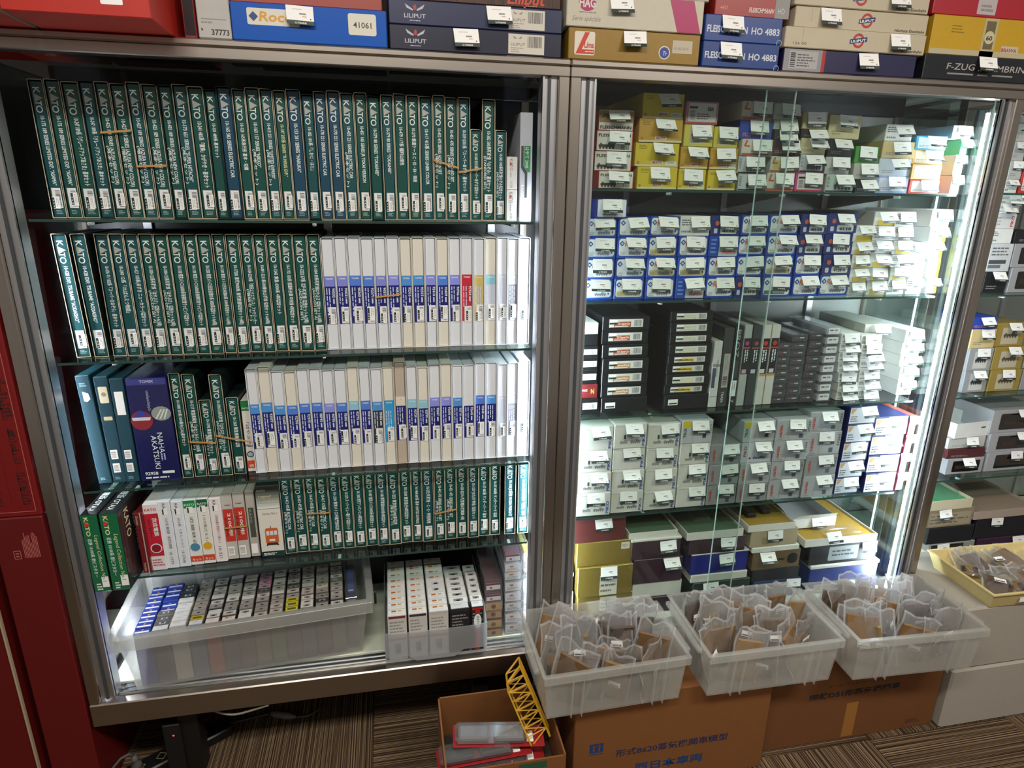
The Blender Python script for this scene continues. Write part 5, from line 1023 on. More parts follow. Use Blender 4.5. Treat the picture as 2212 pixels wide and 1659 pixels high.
# stacks of flat clear boxes beside the drawer
def flat_stack(ul, ur, vs, kinds, base, Y=.075, d=.2):
    z = ZD+.0008; um = (ul+ur)/2
    for k, kd in enumerate(kinds):
        a = onY(ul, vs[k], Y).x; w = min(onY(ur, vs[k], Y).x, 1.153) - a; h = onY(um, vs[k+1], Y).z - onY(um, vs[k], Y).z
        t = thing('crystal_box', base % nth(k+1), 'box', (a, Y + R.uniform(-.004, .004), z), R.uniform(-.015, .015), 'flat clear boxes beside the clear drawer')
        part(MB().box((0, 0, 0), (w, d, h-.001), CRYSTAL, .001), 'clear_case', t)
        m = {'t': '#a8895c', 'm': '#6a3a3c', 'w': '#d2d2ce', 'y': '#c9b21e', 'p': '#c2c0ba'}[kd]
        part(MB().box((.003, .006, .002), (w-.003, d-.006, h*.62), mat('#5a3038' if kd == 'm' else m, .5), .002), 'wagon', t)
        g = MB(); hh = h-.001
        if kd == 't': g.rect(w*.04, hh*.08, w*.96, hh*.9, .002, mat('#b08d5e', .5)); g.disc(w*.5, hh*.48, hh*.24, .0014, mat('#6a4426', .5))
        elif kd in 'wp': g.rect(w*.04, hh*.08, w*.96, hh*.9, .002, mat('#e2e2de', .5)); g.rect(w*.3, hh*.55, w*.5, hh*.72, .0014, mat('#c9743a', .5)); g.words(w*.15, hh*.2, w*.85, hh*.45, .0014, INKG, 2, k, .4)
        else: g.rect(w*.1, hh*.1, w*.9, hh*.5, .002, mat('#d6d4d0', .5)); g.rect(w*.3, hh*.2, w*.44, hh*.36, .0014, mat('#a84a3a', .5))
        part(g, 'end_label', t, kind='stuff'); z += h
flat_stack(1047, 1085, [1378, 1362, 1343, 1323, 1303, 1282, 1258], ['t', 't', 't', 't', 'm', 'm'], '%s flat clear box up in the stack with tan round-dot ends')
flat_stack(1090, 1127, [1376, 1352, 1330, 1308, 1286, 1263, 1243, 1224, 1200], ['w', 'p', 'w', 'w', 'w', 'w', 'w', 'm'], '%s flat clear box up in the middle white-ended stack by the drawer')
flat_stack(1130, 1150, [1374, 1350, 1328, 1306, 1284, 1262, 1240, 1218, 1192], ['w', 'p', 'w', 'w', 'w', 'w', 'w', 'y'], '%s flat clear box up in the narrow stack touching the steel post', d=.22)

# ================================================================== bagged parts
BRN = [mat(c, .6, noise=.15, nscale=25) for c in ('#6e5233', '#54402f', '#7d5c34', '#4c3d34', '#776047', '#8a6a3c')]; BRASS = mat('#b08a3c', .3, .7); DKP = mat('#33302f', .5)
def bag(lab, grp, loc, w, h, rot, seed, kind=0):
    q = random.Random(seed); nx, ny = 8, 10; g = MB(); vs = []; fs = []
    T = q.uniform(.008, .014); ph = [q.uniform(0, 6.28) for _ in range(6)]
    def wob(u, v): return .0035*math.sin(7*u+ph[0]+3*v) + .003*math.sin(11*v+ph[1]-4*u) + .0022*math.sin(17*u+13*v+ph[2]) + q.uniform(-.0012, .0012)
    for side in (-1, 1):
        for j in range(ny+1):
            v = j/ny
            for i in range(nx+1):
                u = i/nx*2-1; full = max(0, 1-u*u)*(1 if v < .55 else max(0, (1-v)/.45))*min(1, v*6+.15)
                edge = 0 if (abs(u) > .99 or j == 0) else 1
                vs.append((u*w/2*(1-.05*math.sin(v*3+ph[3])), side*T*full*edge + wob(u, v) + .02*(v-.6)*math.sin(ph[4])*(v > .6), v*h + .006*math.sin(5*u+ph[5])*(v > .9)))
    n = (nx+1)*(ny+1)
    for s in (0, 1):
        for j in range(ny):
            for i in range(nx):
                a = s*n + j*(nx+1)+i; f = (a, a+1, a+nx+2, a+nx+1); fs.append(f if s == 0 else f[::-1])
    g.add(vs, fs, FILM); t = thing('parts_bag', lab, 'plastic bag', loc, rot, grp)
    part(g, 'film', t, smooth=True)
    e = MB()
    for i0 in (0, nx):
        for j in range(ny): a, b_ = vs[j*(nx+1)+i0], vs[(j+1)*(nx+1)+i0]; dx = .0045 if i0 == 0 else -.0045; e.quad(a, (a[0]+dx, a[1]-.001, a[2]), (b_[0]+dx, b_[1]-.001, b_[2]), b_, SEAL)
    for i in range(nx): a, b_ = vs[ny*(nx+1)+i], vs[ny*(nx+1)+i+1]; e.quad(a, b_, (b_[0], b_[1]-.001, b_[2]-.006), (a[0], a[1]-.001, a[2]-.006), SEAL)
    part(e, 'seal_edge', t)
    cm = q.choice(BRN); c = MB()
    if kind == 0: c.box((-w*.40, -.004, .006), (w*.40, .004, h*.78), cm, .002); part(c, 'parts_card', t)
    elif kind == 1:
        c.box((-w*.32, -.002, .006), (w*.32, .002, h*.5), q.choice(BRN), .001); part(c, 'parts_card', t)
        for k in range(3): part(MB().box((-w*.3+w*.2*k, -.007, h*.12), (-w*.16+w*.2*k, -.0025, h*q.uniform(.3, .48)), BRASS if k % 2 else DKP, .0015), 'brass_part', t)
    else: c.tube([(-w*.1, 0, .01), (-w*.06, 0, h*.7)], .007, BRASS, 6); c.tube([(w*.14, 0, .01), (w*.12, 0, h*.6)], .006, cm, 6); part(c, 'rod_part', t)
    if q.random() < .45:
        s = MB(); zz = h*q.uniform(.3, .5); s.box((-.014, -T-.0075, zz), (.016, -T-.0071, zz+.016), PAPER); s.rect(-.012, zz+.002, .012, zz+.006, -T-.0078, BAND); part(s, 'price_label', t)
    return t
def parts_bin(idx, x0, y0, z, w, d, h, ang, label, word, seed):
    t = thing('storage_bin', label, 'bin', (x0, y0, z), ang, 'frosted bins of bagged parts')
    g = MB(); bin_walls(g, w, d, h, PLASTIC, taper=.016, rim=.014); part(g, 'tub', t)
    g = MB(); g.box((.002, -.0028, h-.022), (w-.002, -.0004, h), PLASTIC, .0008)
    part(g, 'rim_skirt', t)
    for k in range(9):
        x = w*(.08+.105*k); part(MB().box((x-.0008, -.0045, h-.021), (x+.0008, -.0029, h-.001), PLASTIC), 'rim_rib', t)
    for fx in (.20, .27, .76, .83):
        g = MB(); x = w*fx; g.add([(x-.001, .004, h-.024), (x+.001, .004, h-.024), (x+.001, .0155, .002), (x-.001, .0155, .002), (x-.001, -.002, h-.024), (x+.001, -.002, h-.024), (x+.001, .006, .0), (x-.001, .006, .0)], [(4,5,6,7),(0,3,2,1),(0,4,7,3),(1,2,6,5),(0,1,5,4),(3,7,6,2)], PLASTIC); part(g, 'wall_rib', t)
    for s in (0, 1):
        xa = -.014 if s == 0 else w+.0005
        g = MB(); g.box((xa, d*.12, h-.016), (xa+.0135, d*.9, h-.002), PLASTIC, .003); part(g, 'handle', t)
    q = random.Random(seed); c, s_ = math.cos(ang), math.sin(ang); n = 0
    for row in range(4):
        for k in range(5):
            lx = w*(.15+.175*k) + q.uniform(-.012, .012); ly = d*(.21+.19*row) + q.uniform(-.01, .01); bwid = q.uniform(.074, .108)
            lx = min(max(lx, bwid/2+.026), w-bwid/2-.026); n += 1
            bag('clear bag of parts, %s in the %s row from the aisle, %s bin' % (nth(k+1), nth(row+1), word), 'bagged parts in the %s bin' % word, (x0 + lx*c - ly*s_, y0 + lx*s_ + ly*c, z+.006), bwid, q.uniform(.145, .185), (q.uniform(-.34, .16), q.uniform(-.22, .22), ang + q.uniform(-.75, .75)), seed*100+n, (0, 0, 1, 0, 2)[q.randrange(5)])
CT = .318
parts_bin(1, 1.112, -.272, CT+.001, .385, .262, .138, .02, 'frosted bin of bagged brown parts overhanging the open carton', 'carton-side', 5)
parts_bin(2, 1.540, -.272, CT+.001, .385, .262, .138, -.01, 'middle frosted bin of bagged brown parts between two like bins', 'middle', 8)
parts_bin(3, 1.962, -.282, .3125, .390, .262, .138, -.045, 'frosted bin of bagged brown parts next to the white foam blocks', 'foam-side', 13)

# ================================================================== cartons and foam on the floor
KRAFT = mat('#7a4c22', .8, noise=.10, nscale=14, bump=.05); KRAFT2 = mat('#6c411c', .8, noise=.10, nscale=14, bump=.05); BLUI = mat('#20284e', .7); BLUI2 = mat('#1e3a6e', .7)  # kraft browns darkened to carry the dim light near the floor
cx0 = onY(1240, 1600, -.218).x; cx1 = onZ(1642, 1655, 0).x
t = thing('shipping_carton', 'kraft carton with blue print and arrow mark under two frosted bins', 'carton', (cx0, -.218, .0005), 0)
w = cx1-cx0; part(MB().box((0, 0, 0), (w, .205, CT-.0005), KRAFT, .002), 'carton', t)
g = MB(); e = -.0004
def cpos(u, v): p = onY(u, v, -.2184); return p.x-cx0, p.z
x, z = cpos(1330, 1632); x2, z2 = cpos(1572, 1592); g.text('形式8620蒸気機関車模型', x, z-.004, .025, e, BLUI, .0, x2-x, 'l', .015)
x, z = cpos(1371, 1658); x2, _ = cpos(1517, 1640); g.text('西日本車両', x, z-.012, .030, e, BLUI2, 0, x2-x, 'l', .03)
x, z = cpos(1273, 1629); x2, z2 = cpos(1304, 1604); g.rect(x, z, x2, z+.030, e, BLUI2)
for k in (0, 1): xx = x+(x2-x)*(.3+.4*k); g.rect(xx-.0022, z+.004, xx+.0022, z+.020, e*2, KRAFT); g.poly([(xx-.0055, e*2, z+.018), (xx+.0055, e*2, z+.018), (xx, e*2, z+.027)], KRAFT)
g.rect(x, z+.0335-.04, x2, z-.004, e, BLUI2); part(g, 'carton_print', t, kind='stuff')
dxa = onZ(1640, 1632, 0).x+.004; dxb = 2.388
t = thing('shipping_carton', 'kraft carton with navy print and a tape patch under the foam-side bin', 'carton', (dxa, -.175, .0005), 0)
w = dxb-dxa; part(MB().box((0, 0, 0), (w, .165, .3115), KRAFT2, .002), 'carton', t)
def dpos(u, v): p = onY(u, v, -.1754); return p.x-dxa, p.z
g = MB(); x, z = dpos(1748, 1514); x2, _ = dpos(1944, 1484); g.text('国鉄D51形蒸気機関車', x, z, .022, e, mat('#22222a', .7), 0, x2-x, 'l', .03)
x, z = dpos(1790, 1487); x2, _ = dpos(1912, 1470); g.text('スーパーディスプレーモデル', x, z, .010, e, mat('#2a241e', .7), 0, x2-x)
x, z = dpos(1695, 1482); g.rrect(x, z, x+.044, z+.02, e, mat('#15151a', .6), .004); g.text('1/80', x+.012, z+.006, .008, e*2, LET, 0, .018)
x, z = dpos(1955, 1562); g.rect(x, z, x+.05, z+.002, e, mat('#4a2e18', .7)); g.words(x, z+.004, x+.06, z+.014, e, mat('#4a2e18', .7), 2, 3); part(g, 'carton_print', t, kind='stuff')
x, z = dpos(1815, 1592); x2, z2 = dpos(1855, 1516); part(MB().box((x, -.0006, z), (x2, -.0001, z2), mat('#9a6a34', .35)), 'tape_patch', t)
# open carton with blister packs and the truss bridge
oz = .25; ox0, oy1 = .873, -.071; ox1, oy0 = 1.168, -.302
t = thing('open_carton', 'open kraft carton with blister packs and a yellow truss bridge in it', 'carton', (0, 0, .0005), 0)
g = MB(); tk = .0045; H_ = oz
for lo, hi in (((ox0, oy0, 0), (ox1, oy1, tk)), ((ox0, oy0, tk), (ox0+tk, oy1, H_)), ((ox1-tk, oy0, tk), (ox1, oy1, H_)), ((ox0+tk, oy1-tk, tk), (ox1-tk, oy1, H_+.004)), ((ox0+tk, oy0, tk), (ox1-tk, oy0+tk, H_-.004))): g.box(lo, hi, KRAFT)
part(g, 'carton', t); part(MB().rect(1.05, H_-.030, 1.12, H_-.010, oy0-.0004, mat('#24543a', .6)), 'green_mark', t)
YEL = mat('#c99a24', .4)
A0 = onY(1104, 1453, -.155); B0 = onZ(1172, 1590, .215); A1_ = onY(1123, 1438, -.150); B1_ = onZ(1188, 1590, .215)
t = thing('truss_bridge', 'yellow plastic truss bridge model standing up out of the open carton', 'model bridge', (0, 0, 0), 0)
def lerp(a, b, f): return a + (b-a)*f
g1 = MB(); g2 = MB(); off = Vector((.003, .030, 0)); n = 8
axis = (B1_-A1_).normalized(); A1_ = Vector(A1_)
for sd, o in ((0, Vector((0, 0, 0))), (1, off)):
    top = []; bot = []
    for k in range(n+1):
        f = k/n; bow = min(1, f*7, (1.25-f)*4)
        bp = lerp(A1_, B1_, f) + o; tp = lerp(A1_, B1_, f) + Vector((-.046, -.016, -.004))*bow*1.15 + o
        bot.append(bp); top.append(tp)
    for k in range(n): g1.bar(bot[k], bot[k+1], .0052, YEL); g1.bar(top[k], top[k+1], .0042, YEL)
    part(g1, 'chord', t); g1 = MB()
    for k in range(1, n): part(MB().bar(bot[k], top[k], .0026, YEL), 'truss_post', t); part(MB().bar(bot[k] if k % 2 else top[k], top[k+1] if k % 2 else bot[k+1], .0028, YEL), 'truss_diagonal', t)
for k in range(n+1):
    f = k/n; p = lerp(A1_, B1_, f); part(MB().bar(p, p+off, .0026, YEL), 'cross_beam', t)
for k in range(3):
    p = lerp(A1_, B1_, .0) + off*(.25+.25*k); part(MB().bar(p, p+(B1_-A1_), .0016, YEL), 'deck_rail', t)
part(MB().box((1.128, -.12, .006), (1.150, -.10, .30), mat('#17171a', .4), .001), 'black_track_strip', thing('track_piece', 'black track strips standing in the open carton behind the yellow bridge', 'track', (0, 0, 0)))
REDC = mat('#9a1f22', .35, coat=.3); BLISTER = glass_mat('blister_plastic', '#f0f0f2', 3.0, rough=.10, ior=1.7, haze=('#e8e8ea', .12))
def blister(loc, L, W_, rot, label, dark):
    t = thing('blister_pack', label, 'blister pack', loc, rot, 'blister packs in the open carton')
    part(MB().box((-L/2, -W_/2, 0), (L/2, W_/2, .002), REDC, .0008), 'backing_card', t)
    x0, x1 = (-L*.48, L*.30)
    part(MB().box((x0, -W_*.46, .0022), (x1, W_*.46, .026), BLISTER, .008), 'blister', t)
    for k in range(2): part(MB().box((x0+.01+k*(x1-x0)*.5, -W_*.30, .003), (x0+(k+1)*(x1-x0)*.5-.006, W_*.30, .020), mat(dark, .4), .004), 'wagon', t)
    g = MB(); g.quad((L*.30, -W_*.3, .0024), (L*.38, -W_*.3, .0024), (L*.38, W_*.2, .0024), (L*.30, W_*.2, .0024), PAPER); part(g, 'price_label', t)
p = onZ(1085, 1580, .235); blister((p.x-.01, p.y, .222), .235, .062, (.12, .07, -.09), 'topmost blister pack with silver wagons on a red card, open carton', '#8d8f92')
p = onZ(1045, 1612, .21); blister((p.x, p.y-.005, .196), .24, .06, (.05, .0, .04), 'middle blister pack with dark wagons on a red card, open carton', '#2a2628')
p = onZ(1080, 1640, .19); blister((p.x, p.y+.02, .166), .24, .075, (.1, .02, -.04), 'lowest blister pack with maroon wagons on a red card, open carton', '#4a2226')
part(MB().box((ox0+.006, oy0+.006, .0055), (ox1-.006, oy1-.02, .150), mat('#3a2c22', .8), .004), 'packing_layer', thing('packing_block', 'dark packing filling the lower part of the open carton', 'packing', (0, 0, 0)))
# foam blocks and the cream tray
FOAM = mat('#a29c92', .75, noise=.06, nscale=220, bump=.25)  # white foam given a greyer tone, low light at floor level put into it
fx0 = 2.398; fo = (fx0, -.196, .0005)
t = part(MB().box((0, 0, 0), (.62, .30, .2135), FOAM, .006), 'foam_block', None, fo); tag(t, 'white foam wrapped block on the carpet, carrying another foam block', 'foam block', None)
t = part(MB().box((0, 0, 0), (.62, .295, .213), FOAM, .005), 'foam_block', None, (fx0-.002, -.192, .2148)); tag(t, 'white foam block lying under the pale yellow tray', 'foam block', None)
CRM = mat('#d6c488', .45, noise=.03); ta = .0
a = onZ(2017, 1187, .482); b = onZ(2148, 1288, .482); ang = math.atan2(b.y-a.y, b.x-a.x)
t = thing('parts_tray', 'pale yellow plastic tray of bagged parts on the foam block', 'tray', (b.x, b.y, .4285), -.03)
tw, td, th = .40, .245, .055
g = MB(); bin_walls(g, tw, td, th, CRM, tk=.003, taper=.020, rim=.008); part(g, 'tray', t)
part(MB().rect(.10, .018, .135, .034, .0075, PAPER), 'barcode_label', t)
for k in range(10):
    q = random.Random(40+k); lx = .07+.065*(k % 5); ly = .06+.10*(k//5)
    bag('flat clear bag of parts, %s along the %s row, yellow tray' % (nth(k % 5+1), ('front', 'back')[k//5]), 'bagged parts in the yellow tray', (b.x+lx, b.y+ly-.03, .447 + .004*(k % 3)), .085, .11, (-1.35+q.uniform(-.12, .12), q.uniform(-.1, .1), q.uniform(-.6, .6)), 300+k, k % 2)

# ================================================================== power strip and cables below the open showcase
p = onZ(300, 1640, .03) + Vector((.03, 0, 0)); BKP = mat('#141416', .4)
t = thing('power_strip', 'black power strip with outlined sockets on the carpet below the open showcase', 'power strip', (p.x, p.y-.02, .0005), .55)
part(MB().box((-.05, -.028, 0), (.22, .028, .032), BKP, .004), 'housing', t)
for k in range(4): g = MB(); g.ring(-.02+.055*k, 0, .012, .0145, 0, mat('#8a8462', .5), 4); o = part(g, 'socket', t, (0, 0, .0325), (-PI/2, 0, 0))
pl = thing('power_plug', 'grey moulded plug with a cable pushed into the black power strip', 'plug', (p.x-.022, p.y-.033, .033), .2)
g = MB(); g.tube([(0, 0, .0), (0, 0, .014), (0, 0, .020), (0, 0, .034), (-.004, 0, .045)], [.014, .014, .012, .010, .006], mat('#55504c', .6), 10); part(g, 'plug_body', pl, smooth=True)
g = MB(); g.tube([(-.004, 0, .043), (-.012, -.004, .058), (-.03, -.01, .056), (-.06, -.02, .03), (-.08, -.03, .004), (-.12, -.06, .004)], .0035, mat('#55504c', .6), 6); part(g, 'cable', pl, smooth=True)
lp = onY(377, 1584, .038)
def cable(pts, r, c, lab, plug=None):
    t = thing('cable', lab, 'cable', (0, 0, 0)); g = MB(); P_ = [onZ(u, v, z) for u, v, z in pts]; fine = []
    for i in range(len(P_)-1):
        p0 = P_[max(i-1, 0)]; p1 = P_[i]; p2 = P_[i+1]; p3 = P_[min(i+2, len(P_)-1)]
        for k in range(5):
            u = k/5; fine.append(.5*((2*p1)+(p2-p0)*u+(2*p0-5*p1+4*p2-p3)*u*u+(3*p1-p0-3*p2+p3)*u**3))
    fine.append(P_[-1]); g.tube(fine, r, mat(c, .6), 6); part(g, 'cord', t, smooth=True)
    if plug: a, b2 = onZ(*plug[0]), onZ(*plug[1]); g = MB(); d_ = b2-a; g.tube([a, a+d_*.15, a+d_*.6, a+d_*.8, b2], [.006, .0105, .0115, .009, .004], mat('#6e6a66', .5), 8); part(g, 'inline_connector', t, smooth=True)
    return t
cable([(385, 1622, .004), (420, 1592, .004), (480, 1568, .004), (540, 1552, .004), (582, 1542, .006)], .0035, '#4a4644', 'grey cable with an inline connector running over the carpet below the showcase', ((585, 1541, .012), (640, 1549, .012)))
cable([(640, 1549, .006), (665, 1546, .006), (685, 1535, .006), (692, 1526, .006)], .003, '#5a5654', 'short grey cable tail leaving the inline connector toward the wall')
cable([(455, 1532, .235), (480, 1541, .215), (510, 1543, .21), (545, 1534, .22), (580, 1523, .237)], .003, '#8a837a', 'slack grey cable sagging below the steel base rail of the showcase')
t = thing('power_adapter', 'black upright power adapter with a red pilot lamp below the showcase', 'adapter', (lp.x-.008, .03, .0005), 0)
part(MB().box((-.018, 0, 0), (.026, .022, lp.z+.035), mat('#0c0c0e', .6), .003), 'adapter_body', t)
part(MB().disc(.008, lp.z, .0022, -.0005, mat('#ff2a30', .4, emit=6.0)), 'pilot_lamp', t)
# ================================================================== boxes on top of the showcases
ZB = ZT + .0008
def topbox(ul, ur, vb, zb, zt, body, draw, label, Y=.004, d=.30, name='train_box', tagx=None, kind=0, rot=0.0, two=None):
    a = onY(ul, vb, Y).x; b = onY(ur, vb, Y).x; w = b-a-.002; h = zt-zb
    t = thing(name, label, 'box', (a+.001, Y, zb), rot, 'boxes lying on top of the showcases'); part(MB().box((0, 0, 0), (w, d, h), body, .0016), 'carton', t)
    if draw:
        g = MB(); draw(g, w, h); part(g, 'printed_label', t, kind='stuff')
    if tagx is not None: add_tag(t, w, h, int(a*100), tagx, kind, 0, 1.0)
    return t
REDB = mat('#b32a1e', .4, noise=.08, nscale=40); 
# large red boxes jutting over the edge
xr = onZ(330, 35, ZB+.004).x; yr = onZ(330, 35, ZB+.004).y
t = thing('train_set_box', 'large red box with white stickers jutting over the open showcase top', 'box', (xr-.235, yr, ZB), 0)
part(MB().box((0, 0, 0), (.232, .50, .095), REDB, .0015), 'carton', t)
g = MB(); g.rrect(.10, .058, .20, .085, E1, PAPER, .003); g.words(.11, .062, .19, .08, E2, INKG, 2, 3); g.rrect(.155, .018, .190, .040, E1, PAPER, .002); g.words(.160, .024, .186, .034, E2, INKG, 1, 2); part(g, 'stickers', t, kind='stuff')
t = thing('train_set_box', 'large red box beside another, its end past the red standing boxes', 'box', (xr-.235-.335, yr-.012, ZB), 0)
part(MB().box((0, 0, 0), (.325, .50, .09), REDB, .0015), 'carton', t)
part(MB().box((.3255, .0, .0), (.329, .30, .088), mat('#8a8472', .6)), 'cream_edge', t)
def d_win(g, w, h): g.rect(w*.1, h*.05, w*.9, h*.9, E1, mat('#2a2d30', .12, coat=.8))
topbox(399, 429, 86, ZB, ZB+.10, card('#8a1f20'), d_win, 'narrow red and black box between the large red box and a pale box', .012, .25)
def d_37(g, w, h): g.text('37773', w*.40, h*.07, .014, E1, mat('#2a2a2c', .5), 0, w*.54, 'l', .02); g.rect(w*.12, h*.36, w*.88, h*.375, E1, INKG); g.poly([(w*.1, E1, h*.13), (w*.1, E1, h*.2), (w*.16, E1, h*.165)], BLK); g.words(w*.12, h*.28, w*.6, h*.33, E1, INKG, 1, 3); g.rect(w*.15, h*.93, w*.88, h*.995, E1, mat('#4a4a4c', .5))
topbox(430, 503, 90, ZB, ZB+.092, card('#b4b2ae'), d_37, 'pale grey box printed with a five digit number beside the blue box', .002, .3)
def d_roco(g, w, h):
    g.rrect(w*.10, h*.42, w*.43, h*.86, E1, mat('#d8d4c6', .4), h*.05); cx, cz, r = w*.14, h*.64, h*.13; g.poly([(cx-r, E2, cz), (cx, E2, cz-r), (cx+r, E2, cz), (cx, E2, cz+r)], mat('#25407e', .4)); g.text('Roco', w*.175, h*.53, h*.36, E2, mat('#d79a2a', .4), 0, w*.21, 'l', .02, .15)
    g.rrect(w*.745, h*.30, w*.93, h*.88, E1, mat('#d8d4c6', .4), h*.06); g.text('41061', w*.838, h*.5, h*.22, E2, mat('#3a3a40', .4), 0, w*.12, 'c', .01)
t = topbox(504, 838, 100, ZB+.0006, ZB+.068, mat('#1458b8', .22, coat=.5), d_roco, 'glossy blue box with orange script and a number plate, showcase top', .003, .34, tagx=.435)
part(MB().box((.002, .004, -.0005), (.295, .336, -.0001), card('#9aa09c')), 'underside', t)
topbox(506, 830, 100, ZB+.0688, ZB+.12, mat('#9a3a2c', .4), None, 'red box lying upon the glossy blue box', .01, .28)
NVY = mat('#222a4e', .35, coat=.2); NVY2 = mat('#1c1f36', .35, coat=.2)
def d_lil(g, w, h):
    Wc = mat('#b9b9c4', .4); cx, cz = w*.145, h*.62
    for s in (-1, 1): g.poly([(cx+s*w*.01, E1, cz), (cx+s*w*.055, E1, cz+h*.22), (cx+s*w*.045, E1, cz+h*.05), (cx+s*w*.012, E1, cz-h*.06)], Wc)
    g.disc(cx, cz+h*.08, w*.009, E2, mat('#a83a3a', .4), h*.12); g.text('LILIPUT', cx, h*.28, h*.24, E1, Wc, 0, w*.12, 'c', .015); g.words(cx-w*.03, h*.14, cx+w*.03, h*.2, E1, Wc, 1, 2)
    x0 = w*.68; g.rect(x0, h*.08, x0+w*.215, h*.90, E1, mat('#cdc8ba', .45)); g.text('LILIPUT', x0+w*.015, h*.42, h*.16, E2, INKG, 0, w*.085, 'l', .01); g.words(x0+w*.015, h*.12, x0+w*.09, h*.36, E2, INKG, 3, 3, .35); g.barcode(x0+w*.115, h*.36, x0+w*.205, h*.82, E2, mat('#4a4a4c', .5), 12)
    for s in (-1, 1): g.poly([(x0+w*.055+s*w*.004, E2, h*.72), (x0+w*.055+s*w*.028, E2, h*.82), (x0+w*.055+s*w*.02, E2, h*.7)], INKG)
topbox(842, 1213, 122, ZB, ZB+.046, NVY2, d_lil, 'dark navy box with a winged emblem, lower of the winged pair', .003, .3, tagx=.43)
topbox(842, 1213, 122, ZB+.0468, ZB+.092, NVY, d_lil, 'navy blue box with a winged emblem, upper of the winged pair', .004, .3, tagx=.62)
def d_wood(g, w, h):
    q = random.Random(2)
    for k in range(60): x = w*k/60; g.rect(x, .001, x+w*q.uniform(.004, .012), h-.001, E1, mat(q.choice(('#3a2018', '#4a2a1e', '#2a1812')), .5))
    g.text('Liliput', w*.68, h*.1, h*.6, E2, mat('#c9442e', .4), 0, w*.22, 'l', .02, .25); g.words(w*.78, h*.03, w*.86, h*.08, E2, mat('#c9a08a', .4), 1, 2)
topbox(842, 1208, 122, ZB+.0928, ZB+.145, card('#4a2a1e'), d_wood, 'brown wood-grain box with red script on the winged pair', .006, .3)
def d_lima(g, w, h):
    g.rrect(w*.045, h*.14, w*.195, h*.88, E1, mat('#d8d0c2', .4), h*.06); g.poly([(w*.055, E2, h*.18), (w*.12, E2, h*.86), (w*.155, E2, h*.86), (w*.10, E2, h*.32), (w*.19, E2, h*.32), (w*.19, E2, h*.18)], mat('#c43a22', .4)); g.text('Lima', w*.118, h*.38, h*.26, E2-.0003, mat('#c43a22', .4), 0, w*.07, 'l', .02); g.words(w*.125, h*.22, w*.185, h*.28, E2-.0003, mat('#e0d4c4', .4), 1, 2)
    g.disc(w*.725, h*.36, h*.22, E1, mat('#d6d6d6', .4)); g.disc(w*.725, h*.36, h*.185, E2, mat('#2f3f8a', .4)); g.text('Tr', w*.725, h*.27, h*.2, E2-.0003, LET, 0, w*.03, 'c', .01, .2); g.rect(w*.785, h*.36, w*.94, h*.78, E1, mat('#b9b09a', .45)); g.text('10 021673', w*.80, h*.48, h*.12, E2, INKG, 0, w*.11)
topbox(1225, 1509, 143, ZB, ZB+.062, mat('#8a6c26', .4, .15, noise=.08), d_lima, 'gold box with a red and white letter badge, showcase top', .003, .3, tagx=.49, kind=1)
def d_hag(g, w, h):
    M_ = mat('#a8205e', .4); g.disc(w*.145, h*.72, w*.062, E1, M_, h*.26); g.text('HAG', w*.145, h*.58, h*.36, E2, mat('#d6d0c6', .4), 0, w*.115, 'c', .03); g.words(w*.09, h*.40, w*.21, h*.46, E1, INKG, 1, 2); g.text('Serie spéciale', w*.04, h*.18, h*.2, E1, mat('#8a8678', .4), 0, w*.2, 'l', 0, .3)
    g.poly([(w*.81, E1, .001), (w*.985, E1, .001), (w*.92, E1, h-.001), (w*.74, E1, h-.001)], mat('#a81c5c', .4))
topbox(1219, 1511, 143, ZB+.0628, ZB+.128, mat('#c2bba8', .45, noise=.05), d_hag, 'cream box with a magenta slanted band and three-letter emblem', .0, .3, tagx=.38)
topbox(1226, 1520, 143, ZB+.1288, ZB+.17, card('#b4aa96'), None, 'plain beige box on the cream and magenta box', .006, .28)
def d_883(g, w, h): g.text('FLEISCHMANN', w*.03, h*.34, h*.36, E1, mat('#c6cad6', .4), 0, w*.52, 'l', .03); g.text('HO 4883', w*.60, h*.34, h*.36, E1, mat('#c6cad6', .4), 0, w*.37, 'l', .025); g.ring(w*.98, h*.06, h*.1, h*.13, E1, mat('#8a9ac6', .4))
topbox(1513, 1679, 156, ZB, ZB+.052, mat('#1c3c7c', .35, noise=.08, nscale=80), d_883, 'blue box lettered in white, lower of the white-lettered pair', .002, .3, tagx=.35)
topbox(1513, 1679, 156, ZB+.0528, ZB+.106, mat('#1f3f84', .35, noise=.08, nscale=80), d_883, 'blue box lettered in white, upper of the white-lettered pair', .004, .3, tagx=.34)
def d_flr(g, w, h): g.rect(w*.80, .001, w-.001, h-.001, E1, mat('#8d8c8a', .45)); g.text('FLEISCHMANN', w*.45, h*.12, h*.16, E1, mat('#d9d2cc', .4), 0, w*.33, 'l', .025, .2); g.text('HO', w*.84, h*.12, h*.2, E2, mat('#c9c9c9', .4), 0, w*.09); g.words(w*.06, h*.5, w*.6, h*.75, E1, mat('#c98a80', .4), 2, 2, .3); g.text('4457', w*.07, h*.14, h*.13, E1, mat('#c9a090', .4), 0, w*.1)
topbox(1530, 1690, 156, ZB+.1068, ZB+.19, mat('#9a2420', .35, noise=.05), d_flr, 'red box with a grey end standing on the white-lettered pair', .012, .28, tagx=.72, kind=3)
